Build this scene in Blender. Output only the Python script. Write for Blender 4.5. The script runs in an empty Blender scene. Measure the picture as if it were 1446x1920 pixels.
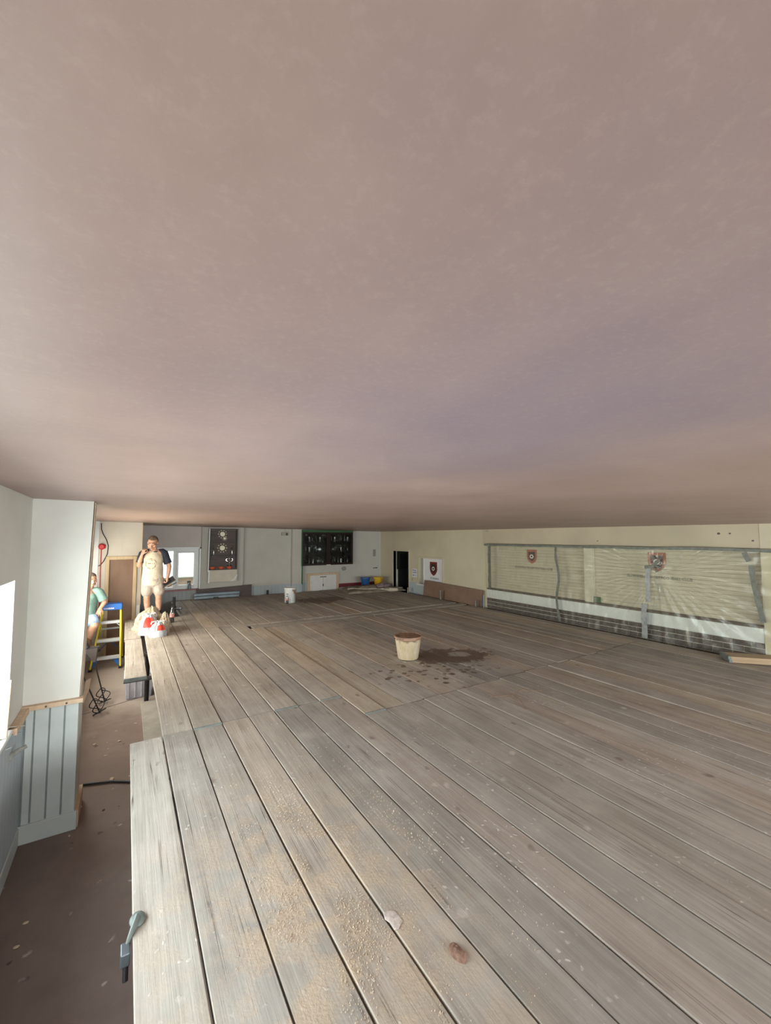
import bpy, bmesh, math, random
from mathutils import Vector, Matrix, noise
random.seed(7)
C = bpy.context.scene.collection
SC = bpy.context.scene
PI = math.pi
rnd = random.uniform
HC = 2.35                      # camera height above the floor
DK = 0.75                      # top of the scaffold deck
XL, XR, YF, YN = -0.65, 7.2, 11.9, -3.6

# ------------------------------------------------------------------ camera
cd = bpy.data.cameras.new('camera'); cam = bpy.data.objects.new('camera', cd); C.objects.link(cam)
cd.sensor_fit = 'HORIZONTAL'; cd.sensor_width = 36.0; cd.lens = 36.0 * 780.0 / 1446.0
cd.clip_start = 0.02; cd.clip_end = 200
cam.location = (0, 0, HC)
cam.rotation_euler = (PI/2 + math.atan(47/780.0), 0, -math.radians(31.83))
SC.camera = cam

# ------------------------------------------------------------------ sky and daylight
SC.view_settings.view_transform = 'Standard'
SC.view_settings.look = 'None'
SC.view_settings.exposure = 0.35
SC.view_settings.gamma = 1.0
SC.view_settings.use_curve_mapping = False
w = bpy.data.worlds.new('sky'); SC.world = w; w.use_nodes = True
bg = w.node_tree.nodes['Background']; bg.inputs[0].default_value = (0.90, 0.96, 1.0, 1); bg.inputs[1].default_value = 2.2

def area(name, loc, direction, sx, sy, watts, col):
    l = bpy.data.lights.new(name, 'AREA'); l.shape = 'RECTANGLE'; l.size = sx; l.size_y = sy
    l.energy = watts; l.color = col
    o = bpy.data.objects.new(name, l); C.objects.link(o); o.location = loc
    o.rotation_euler = Vector(direction).to_track_quat('-Z', 'Y').to_euler()
    return o
# daylight at the two left windows, then an added fill lamp behind the camera
area('daylight_window_1', (-1.02, 2.3, 1.55), (1, 0.0, -0.05), 3.0, 1.0, 105, (0.93, 0.97, 1.0))
area('daylight_window_2', (-1.02, 7.2, 1.45), (1, 0.0, -0.2), 3.4, 1.2, 145, (1.0, 0.88, 0.73))
area('fill_behind_camera', (3.3, -3.85, 1.6), (0, 1, -0.1), 6.4, 1.4, 430, (0.98, 0.97, 0.97))  # unseen source, added to fill the bar wall and ceiling

# ------------------------------------------------------------------ mesh helpers
class MB:
    def __init__(s): s.v = []; s.f = []
    def add(s, vs, fs):
        b = len(s.v); s.v += [tuple(p) for p in vs]; s.f += [tuple(i + b for i in f) for f in fs]; return s
    def box(s, x0, x1, y0, y1, z0, z1):
        return s.add([(x0,y0,z0),(x1,y0,z0),(x1,y1,z0),(x0,y1,z0),(x0,y0,z1),(x1,y0,z1),(x1,y1,z1),(x0,y1,z1)],
                     [(3,2,1,0),(4,5,6,7),(0,1,5,4),(1,2,6,5),(2,3,7,6),(3,0,4,7)])
    def bar(s, p, q, wd, ht, up=(0,0,1)):
        p, q = Vector(p), Vector(q); d = (q-p).normalized(); a = d.cross(Vector(up))
        if a.length < 1e-4: a = d.cross(Vector((1,0,0)))
        a.normalize(); b = a.cross(d).normalized(); a *= wd/2; b *= ht/2
        return s.add([p-a-b, p+a-b, p+a+b, p-a+b, q-a-b, q+a-b, q+a+b, q-a+b],
                     [(0,1,2,3),(7,6,5,4),(4,5,1,0),(5,6,2,1),(6,7,3,2),(7,4,0,3)])
    def tube(s, pts, r, seg=10, caps=True, flat=1.0):
        pts = [Vector(p) for p in pts]; n = len(pts); rs = r if isinstance(r, (list, tuple)) else [r]*n
        ref = None; rings = []
        for i, p in enumerate(pts):
            d = (pts[min(i+1,n-1)] - pts[max(i-1,0)])
            d = d.normalized() if d.length > 1e-9 else Vector((0,0,1))
            if ref is None:
                ref = Vector((0,0,1)) if abs(d.z) < .9 else Vector((1,0,0))
            a = (ref - d*ref.dot(d)).normalized(); ref = a; b = d.cross(a)
            rings.append([p + a*math.cos(2*PI*k/seg)*rs[i] + b*math.sin(2*PI*k/seg)*rs[i]*flat for k in range(seg)])
        vs = [v for rg in rings for v in rg]; fs = []
        for i in range(n-1):
            for k in range(seg):
                k2 = (k+1) % seg
                fs.append((i*seg+k, i*seg+k2, (i+1)*seg+k2, (i+1)*seg+k))
        if caps:
            fs.append(tuple(range(seg-1,-1,-1))); fs.append(tuple((n-1)*seg+k for k in range(seg)))
        return s.add(vs, fs)
    def lathe(s, prof, c=(0,0,0), seg=24, sx=1, sy=1):
        vs = []; fs = []; n = len(prof)
        for r, z in prof:
            for k in range(seg):
                a = 2*PI*k/seg; vs.append((c[0]+r*sx*math.cos(a), c[1]+r*sy*math.sin(a), c[2]+z))
        for i in range(n-1):
            for k in range(seg):
                k2 = (k+1) % seg; fs.append((i*seg+k, i*seg+k2, (i+1)*seg+k2, (i+1)*seg+k))
        if prof[0][0] > 1e-6: fs.append(tuple(range(seg-1,-1,-1)))
        if prof[-1][0] > 1e-6: fs.append(tuple((n-1)*seg+k for k in range(seg)))
        return s.add(vs, fs)
    def ell(s, c, r, seg=16, rings=10, rot=None):
        vs = []; fs = []
        for i in range(rings+1):
            t = PI*i/rings
            for k in range(seg):
                a = 2*PI*k/seg
                p = Vector((r[0]*math.sin(t)*math.cos(a), r[1]*math.sin(t)*math.sin(a), -r[2]*math.cos(t)))
                if rot: p = rot @ p
                vs.append(Vector(c)+p)
        for i in range(rings):
            for k in range(seg):
                k2 = (k+1) % seg; fs.append((i*seg+k, i*seg+k2, (i+1)*seg+k2, (i+1)*seg+k))
        return s.add(vs, fs)
    def grid(s, fn, nu, nv, thick=0, axis=None):
        vs = []; fs = []
        for i in range(nu+1):
            for j in range(nv+1): vs.append(Vector(fn(i/nu, j/nv)))
        for i in range(nu):
            for j in range(nv):
                a = i*(nv+1)+j; fs.append((a, a+nv+1, a+nv+2, a+1))
        return s.add(vs, fs)
    def prism(s, outline, fn, d0, d1):
        """outline: list of (a,b); fn(a,b,d) -> point"""
        n = len(outline)
        vs = [fn(a,b,d0) for a,b in outline] + [fn(a,b,d1) for a,b in outline]
        fs = [tuple(range(n-1,-1,-1)), tuple(range(n,2*n))] + [(i,(i+1)%n,n+(i+1)%n,n+i) for i in range(n)]
        return s.add(vs, fs)
    def chain(s, pts, rs, seg=12):
        """overlapping capsule chain used as input to a remesh"""
        s.tube(pts, rs, seg)
        for p, r in zip(pts, rs): s.ell(p, (r,r,r), seg, 8)
        return s
    def mesh(s, name, off=(0,0,0)):
        m = bpy.data.meshes.new(name); o = Vector(off)
        m.from_pydata([Vector(v)-o for v in s.v], [], s.f)
        b = bmesh.new(); b.from_mesh(m); bmesh.ops.recalc_face_normals(b, faces=b.faces); b.to_mesh(m); b.free()
        m.update(); return m

def finish(o, m, mat, smooth, bevel):
    if mat: m.materials.append(mat)
    if smooth:
        m.polygons.foreach_set('use_smooth', [True]*len(m.polygons))
        m.set_sharp_from_angle(angle=math.radians(smooth if smooth > 1 else 40))
    if bevel:
        b = o.modifiers.new('bevel', 'BEVEL'); b.width = bevel; b.segments = 2; b.limit_method = 'ANGLE'
def tag(o, label=None, cat=None, group=None, kind=None):
    if label: o['label'] = label
    if cat: o['category'] = cat
    if group: o['group'] = group
    if kind: o['kind'] = kind
    return o
def thing(name, label, cat, loc=(0,0,0), rz=0, group=None, kind=None):
    o = bpy.data.objects.new(name, None); C.objects.link(o); o.location = loc; o.rotation_euler = (0,0,rz)
    o.empty_display_size = .1
    return tag(o, label, cat, group, kind)
def root_loc(p):
    v = Vector((0,0,0))
    while p is not None: v += p.location; p = p.parent
    return v
def part(name, mb, mat, parent, smooth=0, bevel=0, local=False, label=None, kind=None):
    """a mesh under parent; mb is in world coordinates unless local (parents are unrotated when not local)"""
    m = mb.mesh(name, (0,0,0) if local else root_loc(parent))
    o = bpy.data.objects.new(name, m); C.objects.link(o); o.parent = parent
    finish(o, m, mat, smooth, bevel)
    return tag(o, label, None, None, kind)
def solo(name, mb, mat, label=None, cat=None, loc=None, smooth=0, bevel=0, group=None, kind=None):
    if loc is None:
        vs = mb.v; loc = (sum(v[0] for v in vs)/len(vs), sum(v[1] for v in vs)/len(vs), min(v[2] for v in vs))
    m = mb.mesh(name, loc); o = bpy.data.objects.new(name, m); C.objects.link(o); o.location = loc
    finish(o, m, mat, smooth, bevel)
    return tag(o, label, cat, group, kind)
def struct(name, mb, mat, bevel=0, smooth=0):
    return solo(name, mb, mat, kind='structure', loc=(0,0,0), bevel=bevel, smooth=smooth)
def dup(o, parent=None, loc=None, label=None, rz=None):
    c = o.copy(); C.objects.link(c); c.parent = parent
    if loc is not None: c.location = loc
    if rz is not None: c.rotation_euler = (0,0,rz)
    if label: c['label'] = label
    for ch in list(o.children): dup(ch, c)
    return c
def text(name, body, size, mat, parent, loc, rot, extrude=.001, align='CENTER', sx=1.0):
    c = bpy.data.curves.new(name, 'FONT'); c.body = body; c.size = size; c.extrude = extrude
    c.align_x = align; c.align_y = 'CENTER'; c.resolution_u = 2
    o = bpy.data.objects.new(name, c); C.objects.link(o); o.parent = parent
    o.location = Vector(loc) - (root_loc(parent) if parent else Vector((0,0,0))); o.rotation_euler = rot; o.scale = (sx,1,1)
    dg = bpy.context.evaluated_depsgraph_get(); me = bpy.data.meshes.new_from_object(o.evaluated_get(dg)); me.name = name
    loc_, rot_, sc_, pa_ = o.location.copy(), o.rotation_euler.copy(), o.scale.copy(), o.parent
    bpy.data.objects.remove(o); bpy.data.curves.remove(c); me.materials.clear(); me.materials.append(mat)
    o = bpy.data.objects.new(name, me); C.objects.link(o); o.parent = pa_; o.location, o.rotation_euler, o.scale = loc_, rot_, sc_
    return o
RW = Matrix(((0,0,-1),(-1,0,0),(0,1,0))).to_euler()     # writing on the right-hand wall
FW = (PI/2, 0, 0)                                       # writing on the far wall
def F(X, z, Y):                                          # a point measured on the plane Y=12.1, moved to plane Y
    k = Y/12.1; return X*k, HC+(z-HC)*k

# ------------------------------------------------------------------ materials
class NT:
    def __init__(s, name):
        s.m = bpy.data.materials.new(name); s.m.use_nodes = True; s.t = s.m.node_tree; s.n = s.t.nodes; s.l = s.t.links
        s.p = s.n['Principled BSDF']; s.out = s.n['Material Output']
    def node(s, t, **k):
        n = s.n.new(t)
        for a, b in k.items(): setattr(n, a, b)
        return n
    def set(s, inp, val):
        if isinstance(val, bpy.types.NodeSocket): s.l.new(val, inp)
        elif val is not None:
            if isinstance(val, tuple) and len(val) == 3 and inp.type == 'RGBA': val = (*val, 1)
            inp.default_value = val
    def noise(s, vec, scale, detail=4, rough=.55, dist=0):
        n = s.node('ShaderNodeTexNoise'); s.set(n.inputs['Vector'], vec); n.inputs['Scale'].default_value = scale
        n.inputs['Detail'].default_value = detail; n.inputs['Roughness'].default_value = rough; n.inputs['Distortion'].default_value = dist
        return n.outputs[0]
    def vor(s, vec, scale, rand=1):
        n = s.node('ShaderNodeTexVoronoi'); s.set(n.inputs['Vector'], vec); n.inputs['Scale'].default_value = scale
        n.inputs['Randomness'].default_value = rand
        return n.outputs['Distance']
    def mapv(s, vec, scale=(1,1,1), loc=(0,0,0), rot=(0,0,0)):
        n = s.node('ShaderNodeMapping'); s.set(n.inputs['Vector'], vec); n.inputs['Scale'].default_value = scale
        n.inputs['Location'].default_value = loc; n.inputs['Rotation'].default_value = rot; return n.outputs[0]
    def math(s, op, a, b=None, c=None, clamp=False):
        n = s.node('ShaderNodeMath', operation=op); n.use_clamp = clamp
        s.set(n.inputs[0], a)
        if b is not None: s.set(n.inputs[1], b)
        if c is not None: s.set(n.inputs[2], c)
        return n.outputs[0]
    def vmath(s, op, a, b=None):
        n = s.node('ShaderNodeVectorMath', operation=op); s.set(n.inputs[0], a)
        if b is not None: s.set(n.inputs[1], b)
        return n.outputs[1] if op in ('LENGTH','DISTANCE') else n.outputs[0]
    def ramp(s, fac, stops, interp='LINEAR'):
        n = s.node('ShaderNodeValToRGB'); n.color_ramp.interpolation = interp; s.set(n.inputs[0], fac)
        e = n.color_ramp.elements
        while len(e) < len(stops): e.new(.5)
        for i, (p, c) in enumerate(stops):
            e[i].position = p; e[i].color = (*c, 1) if isinstance(c, tuple) else (c, c, c, 1)
        return n.outputs[0]
    def mix(s, fac, a, b, mode='MIX'):
        n = s.node('ShaderNodeMix', data_type='RGBA', blend_type=mode)
        s.set(n.inputs[0], fac); s.set(n.inputs[6], a); s.set(n.inputs[7], b); return n.outputs[2]
    def step(s, v, lo, hi):
        n = s.node('ShaderNodeMapRange'); s.set(n.inputs[0], v); n.inputs[1].default_value = lo; n.inputs[2].default_value = hi; return n.outputs[0]
    def bump(s, h, strength=.3, dist=.01):
        n = s.node('ShaderNodeBump'); s.set(n.inputs['Height'], h); n.inputs['Strength'].default_value = strength
        n.inputs['Distance'].default_value = dist; s.l.new(n.outputs[0], s.p.inputs['Normal'])
    def obj(s): return s.node('ShaderNodeTexCoord').outputs['Object']
    def pos(s): return s.node('ShaderNodeNewGeometry').outputs['Position']
    def rand(s): return s.node('ShaderNodeObjectInfo').outputs['Random']
    def base(s, c, rough=.6, metal=0, spec=None):
        s.set(s.p.inputs['Base Color'], c); s.set(s.p.inputs['Roughness'], rough); s.set(s.p.inputs['Metallic'], metal)
        if spec is not None: s.p.inputs['Specular IOR Level'].default_value = spec
        return s.m

def simple(name, col, rough=.6, metal=0, var=.12, scale=6, bump=0, spec=None):
    """paint-like material with gentle cloudy variation of colour"""
    t = NT(name); o = t.obj(); n = t.noise(o, scale, 4)
    c = t.mix(t.step(n, .35, .65), tuple(x*(1-var) for x in col), tuple(min(1, x*(1+var)) for x in col))
    if bump: t.bump(t.noise(o, scale*8, 3), bump, .004)
    return t.base(c, rough, metal, spec)

def m_plank():
    t = NT('weathered_scaffold_board'); r = t.rand(); p = t.pos(); o = t.obj()
    off = t.node('ShaderNodeCombineXYZ'); t.set(off.inputs[0], t.math('MULTIPLY', r, 37.0)); t.set(off.inputs[1], t.math('MULTIPLY', r, 91.0)); t.set(off.inputs[2], t.math('MULTIPLY', r, 53.0))
    oc = t.vmath('ADD', o, off.outputs[0])
    g1 = t.noise(t.mapv(oc, (16,.9,16)), 1.6, 6, .62, .6)
    g2 = t.noise(t.mapv(oc, (90,2.2,90)), 1.0, 5, .65)
    cl = t.noise(oc, 2.6, 5, .6)
    tint = t.ramp(r, [(0,(.41,.375,.335)), (.14,(.49,.435,.375)), (.28,(.325,.31,.29)), (.42,(.54,.455,.355)), (.56,(.44,.38,.335)), (.70,(.36,.345,.325)), (.85,(.52,.475,.42)), (1,(.40,.36,.315))])
    c = t.mix(t.step(g1, .3, .7), t.mix(1, tint, (.70,.69,.675), 'MULTIPLY'), tint)
    c = t.mix(t.math('MULTIPLY', t.step(g2, .54, .74), .35), c, (.20,.175,.155))
    c = t.mix(t.math('MULTIPLY', t.step(cl, .45, .75), .5), c, (.53,.49,.45))           # dry plaster dust
    blot = t.noise(t.vmath('ADD', p, (3.1,7.7,0)), 1.1, 5, .6)
    c = t.mix(t.math('MULTIPLY', t.step(blot, .54, .72), .45), c, (.24,.22,.205))          # grimy patches
    lg = t.noise(t.mapv(oc, (9,.22,9)), 1.5, 4, .6, .4)
    c = t.mix(t.math('MULTIPLY', t.step(lg, .5, .7), .5), c, t.mix(1, c, (.70,.67,.64), 'MULTIPLY'))
    # cracks along the grain
    ck = t.noise(t.mapv(oc, (26,.16,26)), 1.3, 3, .5, .25)
    ck = t.math('ABSOLUTE', t.math('SUBTRACT', ck, .5))
    crack = t.math('MULTIPLY', t.step(ck, .010, .002), t.step(t.noise(oc, 1.4, 2), .5, .58))
    c = t.mix(t.math('MULTIPLY', crack, .8), c, (.06,.05,.042))
    # plaster splats and dark knots
    nz = t.node('ShaderNodeTexNoise'); t.set(nz.inputs['Vector'], p); nz.inputs['Scale'].default_value = 22
    wob = t.node('ShaderNodeVectorMath', operation='MULTIPLY_ADD'); t.set(wob.inputs[0], nz.outputs[1]); wob.inputs[1].default_value = (.05,.05,.05); t.set(wob.inputs[2], p)
    sp1 = t.math('MULTIPLY', t.step(t.vor(wob.outputs[0], 5.5), .17, .07), t.step(t.noise(p, 1.7, 3), .5, .62))
    sp2 = t.math('MULTIPLY', t.step(t.vor(wob.outputs[0], 19), .2, .1), t.step(t.noise(p, 2.3, 3), .47, .6))
    c = t.mix(t.math('MULTIPLY', sp1, .5), c, (.64,.58,.54))
    c = t.mix(t.math('MULTIPLY', sp2, .6), c, (.66,.61,.57))
    kn = t.math('MULTIPLY', t.step(t.vor(t.mapv(wob.outputs[0], (1,.6,1), (4.2,1.3,0)), 3.3), .085, .04), 0.65)
    c = t.mix(kn, c, (.15,.105,.08))
    k2 = t.math('MULTIPLY', t.step(t.vor(t.mapv(wob.outputs[0], (1,.35,1), (9.2,5.3,0)), 7.5), .11, .05), t.math('MULTIPLY', t.step(t.noise(p, 1.3, 2), .48, .58), .55))
    c = t.mix(k2, c, (.19,.15,.125))
    # sandy plaster crumbs trodden into the near boards
    d = t.vmath('LENGTH', t.mapv(p, (1.15,.62,0), (-.85,-1.08,0)))
    sand = t.math('MULTIPLY', t.step(d, .95, .2), t.step(t.noise(p, 5.5, 5, .65), .42, .6))
    c = t.mix(t.math('MULTIPLY', sand, .75), c, t.mix(t.noise(p, 60, 3), (.40,.30,.215), (.60,.47,.35)))
    # wet stains: beside the builders bucket and beside the white tub
    def stain(cx, cy, sx, sy, rot):
        q = t.mapv(t.vmath('SUBTRACT', p, (cx,cy,0)), (1,1,0), (0,0,0), (0,0,rot))
        q = t.vmath('MULTIPLY', q, (1/sx,1/sy,0))
        dd = t.math('ADD', t.vmath('LENGTH', q), t.math('ADD', t.math('MULTIPLY', t.math('SUBTRACT', t.noise(p, 4.5, 5, .7), .5), 2.0), t.math('MULTIPLY', t.math('SUBTRACT', t.noise(p, 17, 4, .7), .5), 1.3)))
        return t.step(dd, 1.0, .86)
    st = t.math('MAXIMUM', stain(3.72,4.45,.62,.36,.35), stain(4.30,9.95,.62,.5,-.2))
    st = t.math('MULTIPLY', st, t.math('SUBTRACT', 1.0, stain(3.92,4.42,.17,.12,.3)))
    drops = t.math('MULTIPLY', t.step(t.vor(wob.outputs[0], 9), .36, .27), stain(3.15,4.05,.75,.42,.3))
    st = t.math('MAXIMUM', st, drops)
    c = t.mix(t.math('MULTIPLY', st, .86), c, (.115,.07,.05))
    t.bump(t.math('ADD', t.math('ADD', t.math('MULTIPLY', g2, .6), t.math('MULTIPLY', t.math('ADD', sp1, sp2), .5)), t.math('MULTIPLY', sand, t.noise(p, 90, 3))), .55, .006)
    return t.base(c, t.math('SUBTRACT', .82, t.math('MULTIPLY', st, .3)), 0, .25)

def m_ceiling():
    t = NT('fresh_pink_plaster'); p = t.pos()
    a = t.noise(t.mapv(p, (.9,.9,.9)), 1.6, 5, .6)
    b = t.noise(t.mapv(p, (2.2,.9,1), (0,0,0), (0,0,.6)), 2.2, 6, .68, .5)
    s1 = t.noise(t.mapv(p, (9,1.1,1), (0,0,0), (0,0,-.5)), 2.0, 6, .7, .4)
    s2 = t.noise(p, 70, 5, .75)
    c = t.mix(t.step(a, .35, .65), (.365,.25,.215), (.43,.305,.27))
    d = t.vmath('LENGTH', t.mapv(p, (1.25,.95,0), (-1.05,-.72,0)))         # patch of a cooler mauve
    mauve_patch = t.math('MULTIPLY', t.step(t.math('ADD', d, t.math('MULTIPLY', t.math('SUBTRACT', a, .5), 1.2)), 1.25, .2), .9)
    c = t.mix(mauve_patch, c, (.285,.225,.27))
    c = t.mix(t.math('MULTIPLY', t.step(b, .42, .72), .18), c, (.50,.385,.345))
    c = t.mix(t.math('MULTIPLY', t.step(s1, .42, .75), .2), c, (.34,.235,.205))
    c = t.mix(t.math('MULTIPLY', t.step(s2, .5, .75), .2), c, (.57,.46,.42))
    t.bump(t.math('ADD', t.math('MULTIPLY', b, .8), t.math('MULTIPLY', s1, .3)), .07, .01)
    return t.base(c, t.math('ADD', .36, t.math('MULTIPLY', b, .2)), 0, .5)

def m_wall(name, col, dirt=.12, sc=1.3):
    t = NT(name); p = t.pos(); n = t.noise(p, sc, 5, .6); n2 = t.noise(t.mapv(p, (4,4,.6)), 2.0, 5, .65)
    c = t.mix(t.step(n, .35, .7), col, tuple(x*(1-dirt) for x in col))
    c = t.mix(t.math('MULTIPLY', t.step(n2, .6, .8), .25), c, tuple(x*.78 for x in col))
    t.bump(t.noise(p, 45, 3), .06, .003)
    return t.base(c, .7, 0, .3)

def m_floor():
    t = NT('dusty_screed'); p = t.pos(); n = t.noise(p, 1.1, 6, .62); n2 = t.noise(p, 6, 6, .65)
    c = t.mix(t.step(n, .3, .7), (.15,.103,.087), (.22,.17,.147))
    c = t.mix(t.math('MULTIPLY', t.step(n2, .5, .7), .4), c, (.13,.095,.08))
    nz = t.node('ShaderNodeTexNoise'); t.set(nz.inputs['Vector'], p); nz.inputs['Scale'].default_value = 14
    wob = t.node('ShaderNodeVectorMath', operation='MULTIPLY_ADD'); t.set(wob.inputs[0], nz.outputs[1]); wob.inputs[1].default_value = (.09,.09,.09); t.set(wob.inputs[2], p)
    sp = t.math('MULTIPLY', t.step(t.vor(wob.outputs[0], 7), .13, .07), t.step(t.noise(p, 2.2, 2), .5, .56))
    c = t.mix(t.math('MULTIPLY', sp, .75), c, (.50,.42,.37))
    dk = t.math('MULTIPLY', t.step(t.vor(t.mapv(wob.outputs[0], (1,1,1), (3.3,1.7,0)), 6), .12, .07), t.step(t.noise(p, 1.6, 2), .5, .55))
    c = t.mix(t.math('MULTIPLY', dk, .8), c, (.05,.035,.03))
    # far end of the aisle: window brightness put into the colour as paler dust
    sy = t.node('ShaderNodeSeparateXYZ'); t.set(sy.inputs[0], p)
    far = t.math('MULTIPLY', t.step(t.math('ADD', sy.outputs[1], t.math('MULTIPLY', n, 2.0)), 7.3, 8.8), .85)
    c = t.mix(far, c, (.46,.40,.36))
    t.bump(n2, .15, .006)
    return t.base(c, .55, 0, .35)

def m_tg(name, col, axis, pitch):
    """tongue and groove boarding seen from far off: fine V grooves every pitch"""
    t = NT(name); p = t.pos(); s = t.node('ShaderNodeSeparateXYZ'); t.set(s.inputs[0], p)
    fr = t.math('FRACT', t.math('DIVIDE', s.outputs[axis], pitch)); g = t.step(t.math('ABSOLUTE', t.math('SUBTRACT', fr, .5)), .06, .0)
    c = t.mix(t.math('MULTIPLY', g, .45), t.mix(t.noise(p, 3, 4), tuple(x*.9 for x in col), col), tuple(x*.5 for x in col))
    t.bump(t.math('MULTIPLY', g, -1.0), .4, .006)
    return t.base(c, .5, 0, .4)

def m_wood(name, dark, light, sc=(1,12,12), rough=.6):
    t = NT(name); o = t.obj(); n = t.noise(t.mapv(o, sc), 2.2, 5, .6, .5)
    c = t.mix(t.step(n, .3, .7), dark, light); t.bump(n, .12, .003)
    return t.base(c, rough, 0, .3)

def m_plastic_sheet():
    t = NT('clear_polythene_sheet'); p = t.pos()
    gl = t.node('ShaderNodeBsdfGlossy'); gl.inputs['Color'].default_value = (.9,.92,.88,1); gl.inputs['Roughness'].default_value = .22
    df = t.node('ShaderNodeBsdfDiffuse'); df.inputs['Color'].default_value = (.72,.71,.63,1)
    tr = t.node('ShaderNodeBsdfTransparent'); tr.inputs['Color'].default_value = (.97,.98,.93,1)
    st = t.noise(t.mapv(p, (1,1.0,.25)), 7, 6, .72, .8)
    a = t.node('ShaderNodeMixShader'); a.inputs[0].default_value = .35; t.l.new(df.outputs[0], a.inputs[1]); t.l.new(gl.outputs[0], a.inputs[2])
    b = t.node('ShaderNodeMixShader'); t.set(b.inputs[0], t.math('ADD', .10, t.math('MULTIPLY', t.step(st, .52, .74), .26)))
    t.l.new(tr.outputs[0], b.inputs[1]); t.l.new(a.outputs[0], b.inputs[2]); t.l.new(b.outputs[0], t.out.inputs[0])
    bm = t.node('ShaderNodeBump'); t.set(bm.inputs['Height'], st); bm.inputs['Strength'].default_value = .35; bm.inputs['Distance'].default_value = .015
    t.l.new(bm.outputs[0], gl.inputs['Normal']); t.l.new(bm.outputs[0], df.inputs['Normal'])
    return t.m
def m_glass(name, tint=(.95,.98,.97), refl=.08):
    t = NT(name); tr = t.node('ShaderNodeBsdfTransparent'); tr.inputs[0].default_value = (*tint,1)
    gl = t.node('ShaderNodeBsdfGlossy'); gl.inputs['Roughness'].default_value = .03
    b = t.node('ShaderNodeMixShader'); b.inputs[0].default_value = refl
    t.l.new(tr.outputs[0], b.inputs[1]); t.l.new(gl.outputs[0], b.inputs[2]); t.l.new(b.outputs[0], t.out.inputs[0]); return t.m

def m_milky():
    t = NT('clear_storage_plastic'); tr = t.node('ShaderNodeBsdfTransparent'); tr.inputs[0].default_value = (.85,.87,.95,1)
    df = t.node('ShaderNodeBsdfDiffuse'); df.inputs[0].default_value = (.70,.71,.82,1); b = t.node('ShaderNodeMixShader')
    t.set(b.inputs[0], t.math('ADD', .4, t.math('MULTIPLY', t.noise(t.obj(), 8, 3), .3)))
    t.l.new(tr.outputs[0], b.inputs[1]); t.l.new(df.outputs[0], b.inputs[2]); t.l.new(b.outputs[0], t.out.inputs[0]); return t.m

def m_shirt():
    """cream cotton with a round faded print on the chest (object space, front side only)"""
    t = NT('cream_cotton_with_round_print'); o = t.obj(); s = t.node('ShaderNodeSeparateXYZ'); t.set(s.inputs[0], o)
    n = t.noise(o, 14, 5); c = t.mix(t.step(n, .35, .65), (.60,.53,.41), (.72,.65,.53))
    q = t.vmath('MULTIPLY', t.vmath('SUBTRACT', o, (-.045,0,1.09)), (1,0,.95)); d = t.vmath('LENGTH', q)
    ring = t.step(t.math('ABSOLUTE', t.math('SUBTRACT', d, .088)), .013, .008)
    dash = t.step(t.noise(t.mapv(o, (60,1,16)), 1.0, 1), .48, .52)
    inner = t.math('MULTIPLY', t.step(t.math('ABSOLUTE', t.math('SUBTRACT', t.math('FRACT', t.math('MULTIPLY', s.outputs[2], 16)), .5)), .2, .14), t.step(d, .07, .065))
    m = t.math('MULTIPLY', t.math('MAXIMUM', t.math('MULTIPLY', ring, dash), t.math('MULTIPLY', inner, dash)), t.step(s.outputs[1], -.02, -.03))
    c = t.mix(t.math('MULTIPLY', m, .85), c, (.22,.16,.09))
    t.bump(t.noise(t.mapv(o, (1.2,1.2,.7), (0,0,0), (0,.7,0)), 9, 4, .6, 1.2), .5, .02)
    return t.base(c, .85, 0, .2)
def m_cloth(name, col, var=.15, sc=10, bump=.4):
    t = NT(name); o = t.obj(); n = t.noise(o, sc, 5)
    c = t.mix(t.step(n, .35, .65), tuple(x*(1-var) for x in col), tuple(min(1,x*(1+var)) for x in col))
    t.bump(t.noise(t.mapv(o, (1,1,.6)), sc, 4, .6, 1.0), bump, .02); return t.base(c, .85, 0, .2)
def m_skin():
    t = NT('skin'); o = t.obj(); n = t.noise(o, 18, 4); c = t.mix(t.step(n, .35, .65), (.52,.29,.20), (.60,.36,.26))
    t.p.inputs['Subsurface Weight'].default_value = .05; return t.base(c, .5, 0, .35)
def m_bucket():
    t = NT('plaster_stained_plastic'); o = t.obj(); s = t.node('ShaderNodeSeparateXYZ'); t.set(s.inputs[0], o)
    n = t.noise(o, 9, 5, .7); n2 = t.noise(t.mapv(o, (1,1,.25)), 16, 5, .65)
    c = t.mix(t.step(n, .35, .65), (.46,.36,.22), (.58,.48,.335))
    c = t.mix(t.math('MULTIPLY', t.step(n2, .5, .62), .55), c, (.62,.56,.48))
    rim = t.step(t.math('ADD', s.outputs[2], t.math('MULTIPLY', t.noise(o, 14, 4), .14)), .30, .33)
    c = t.mix(t.math('MULTIPLY', rim, .85), c, (.16,.085,.06))
    return t.base(c, .55, 0, .3)

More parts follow.
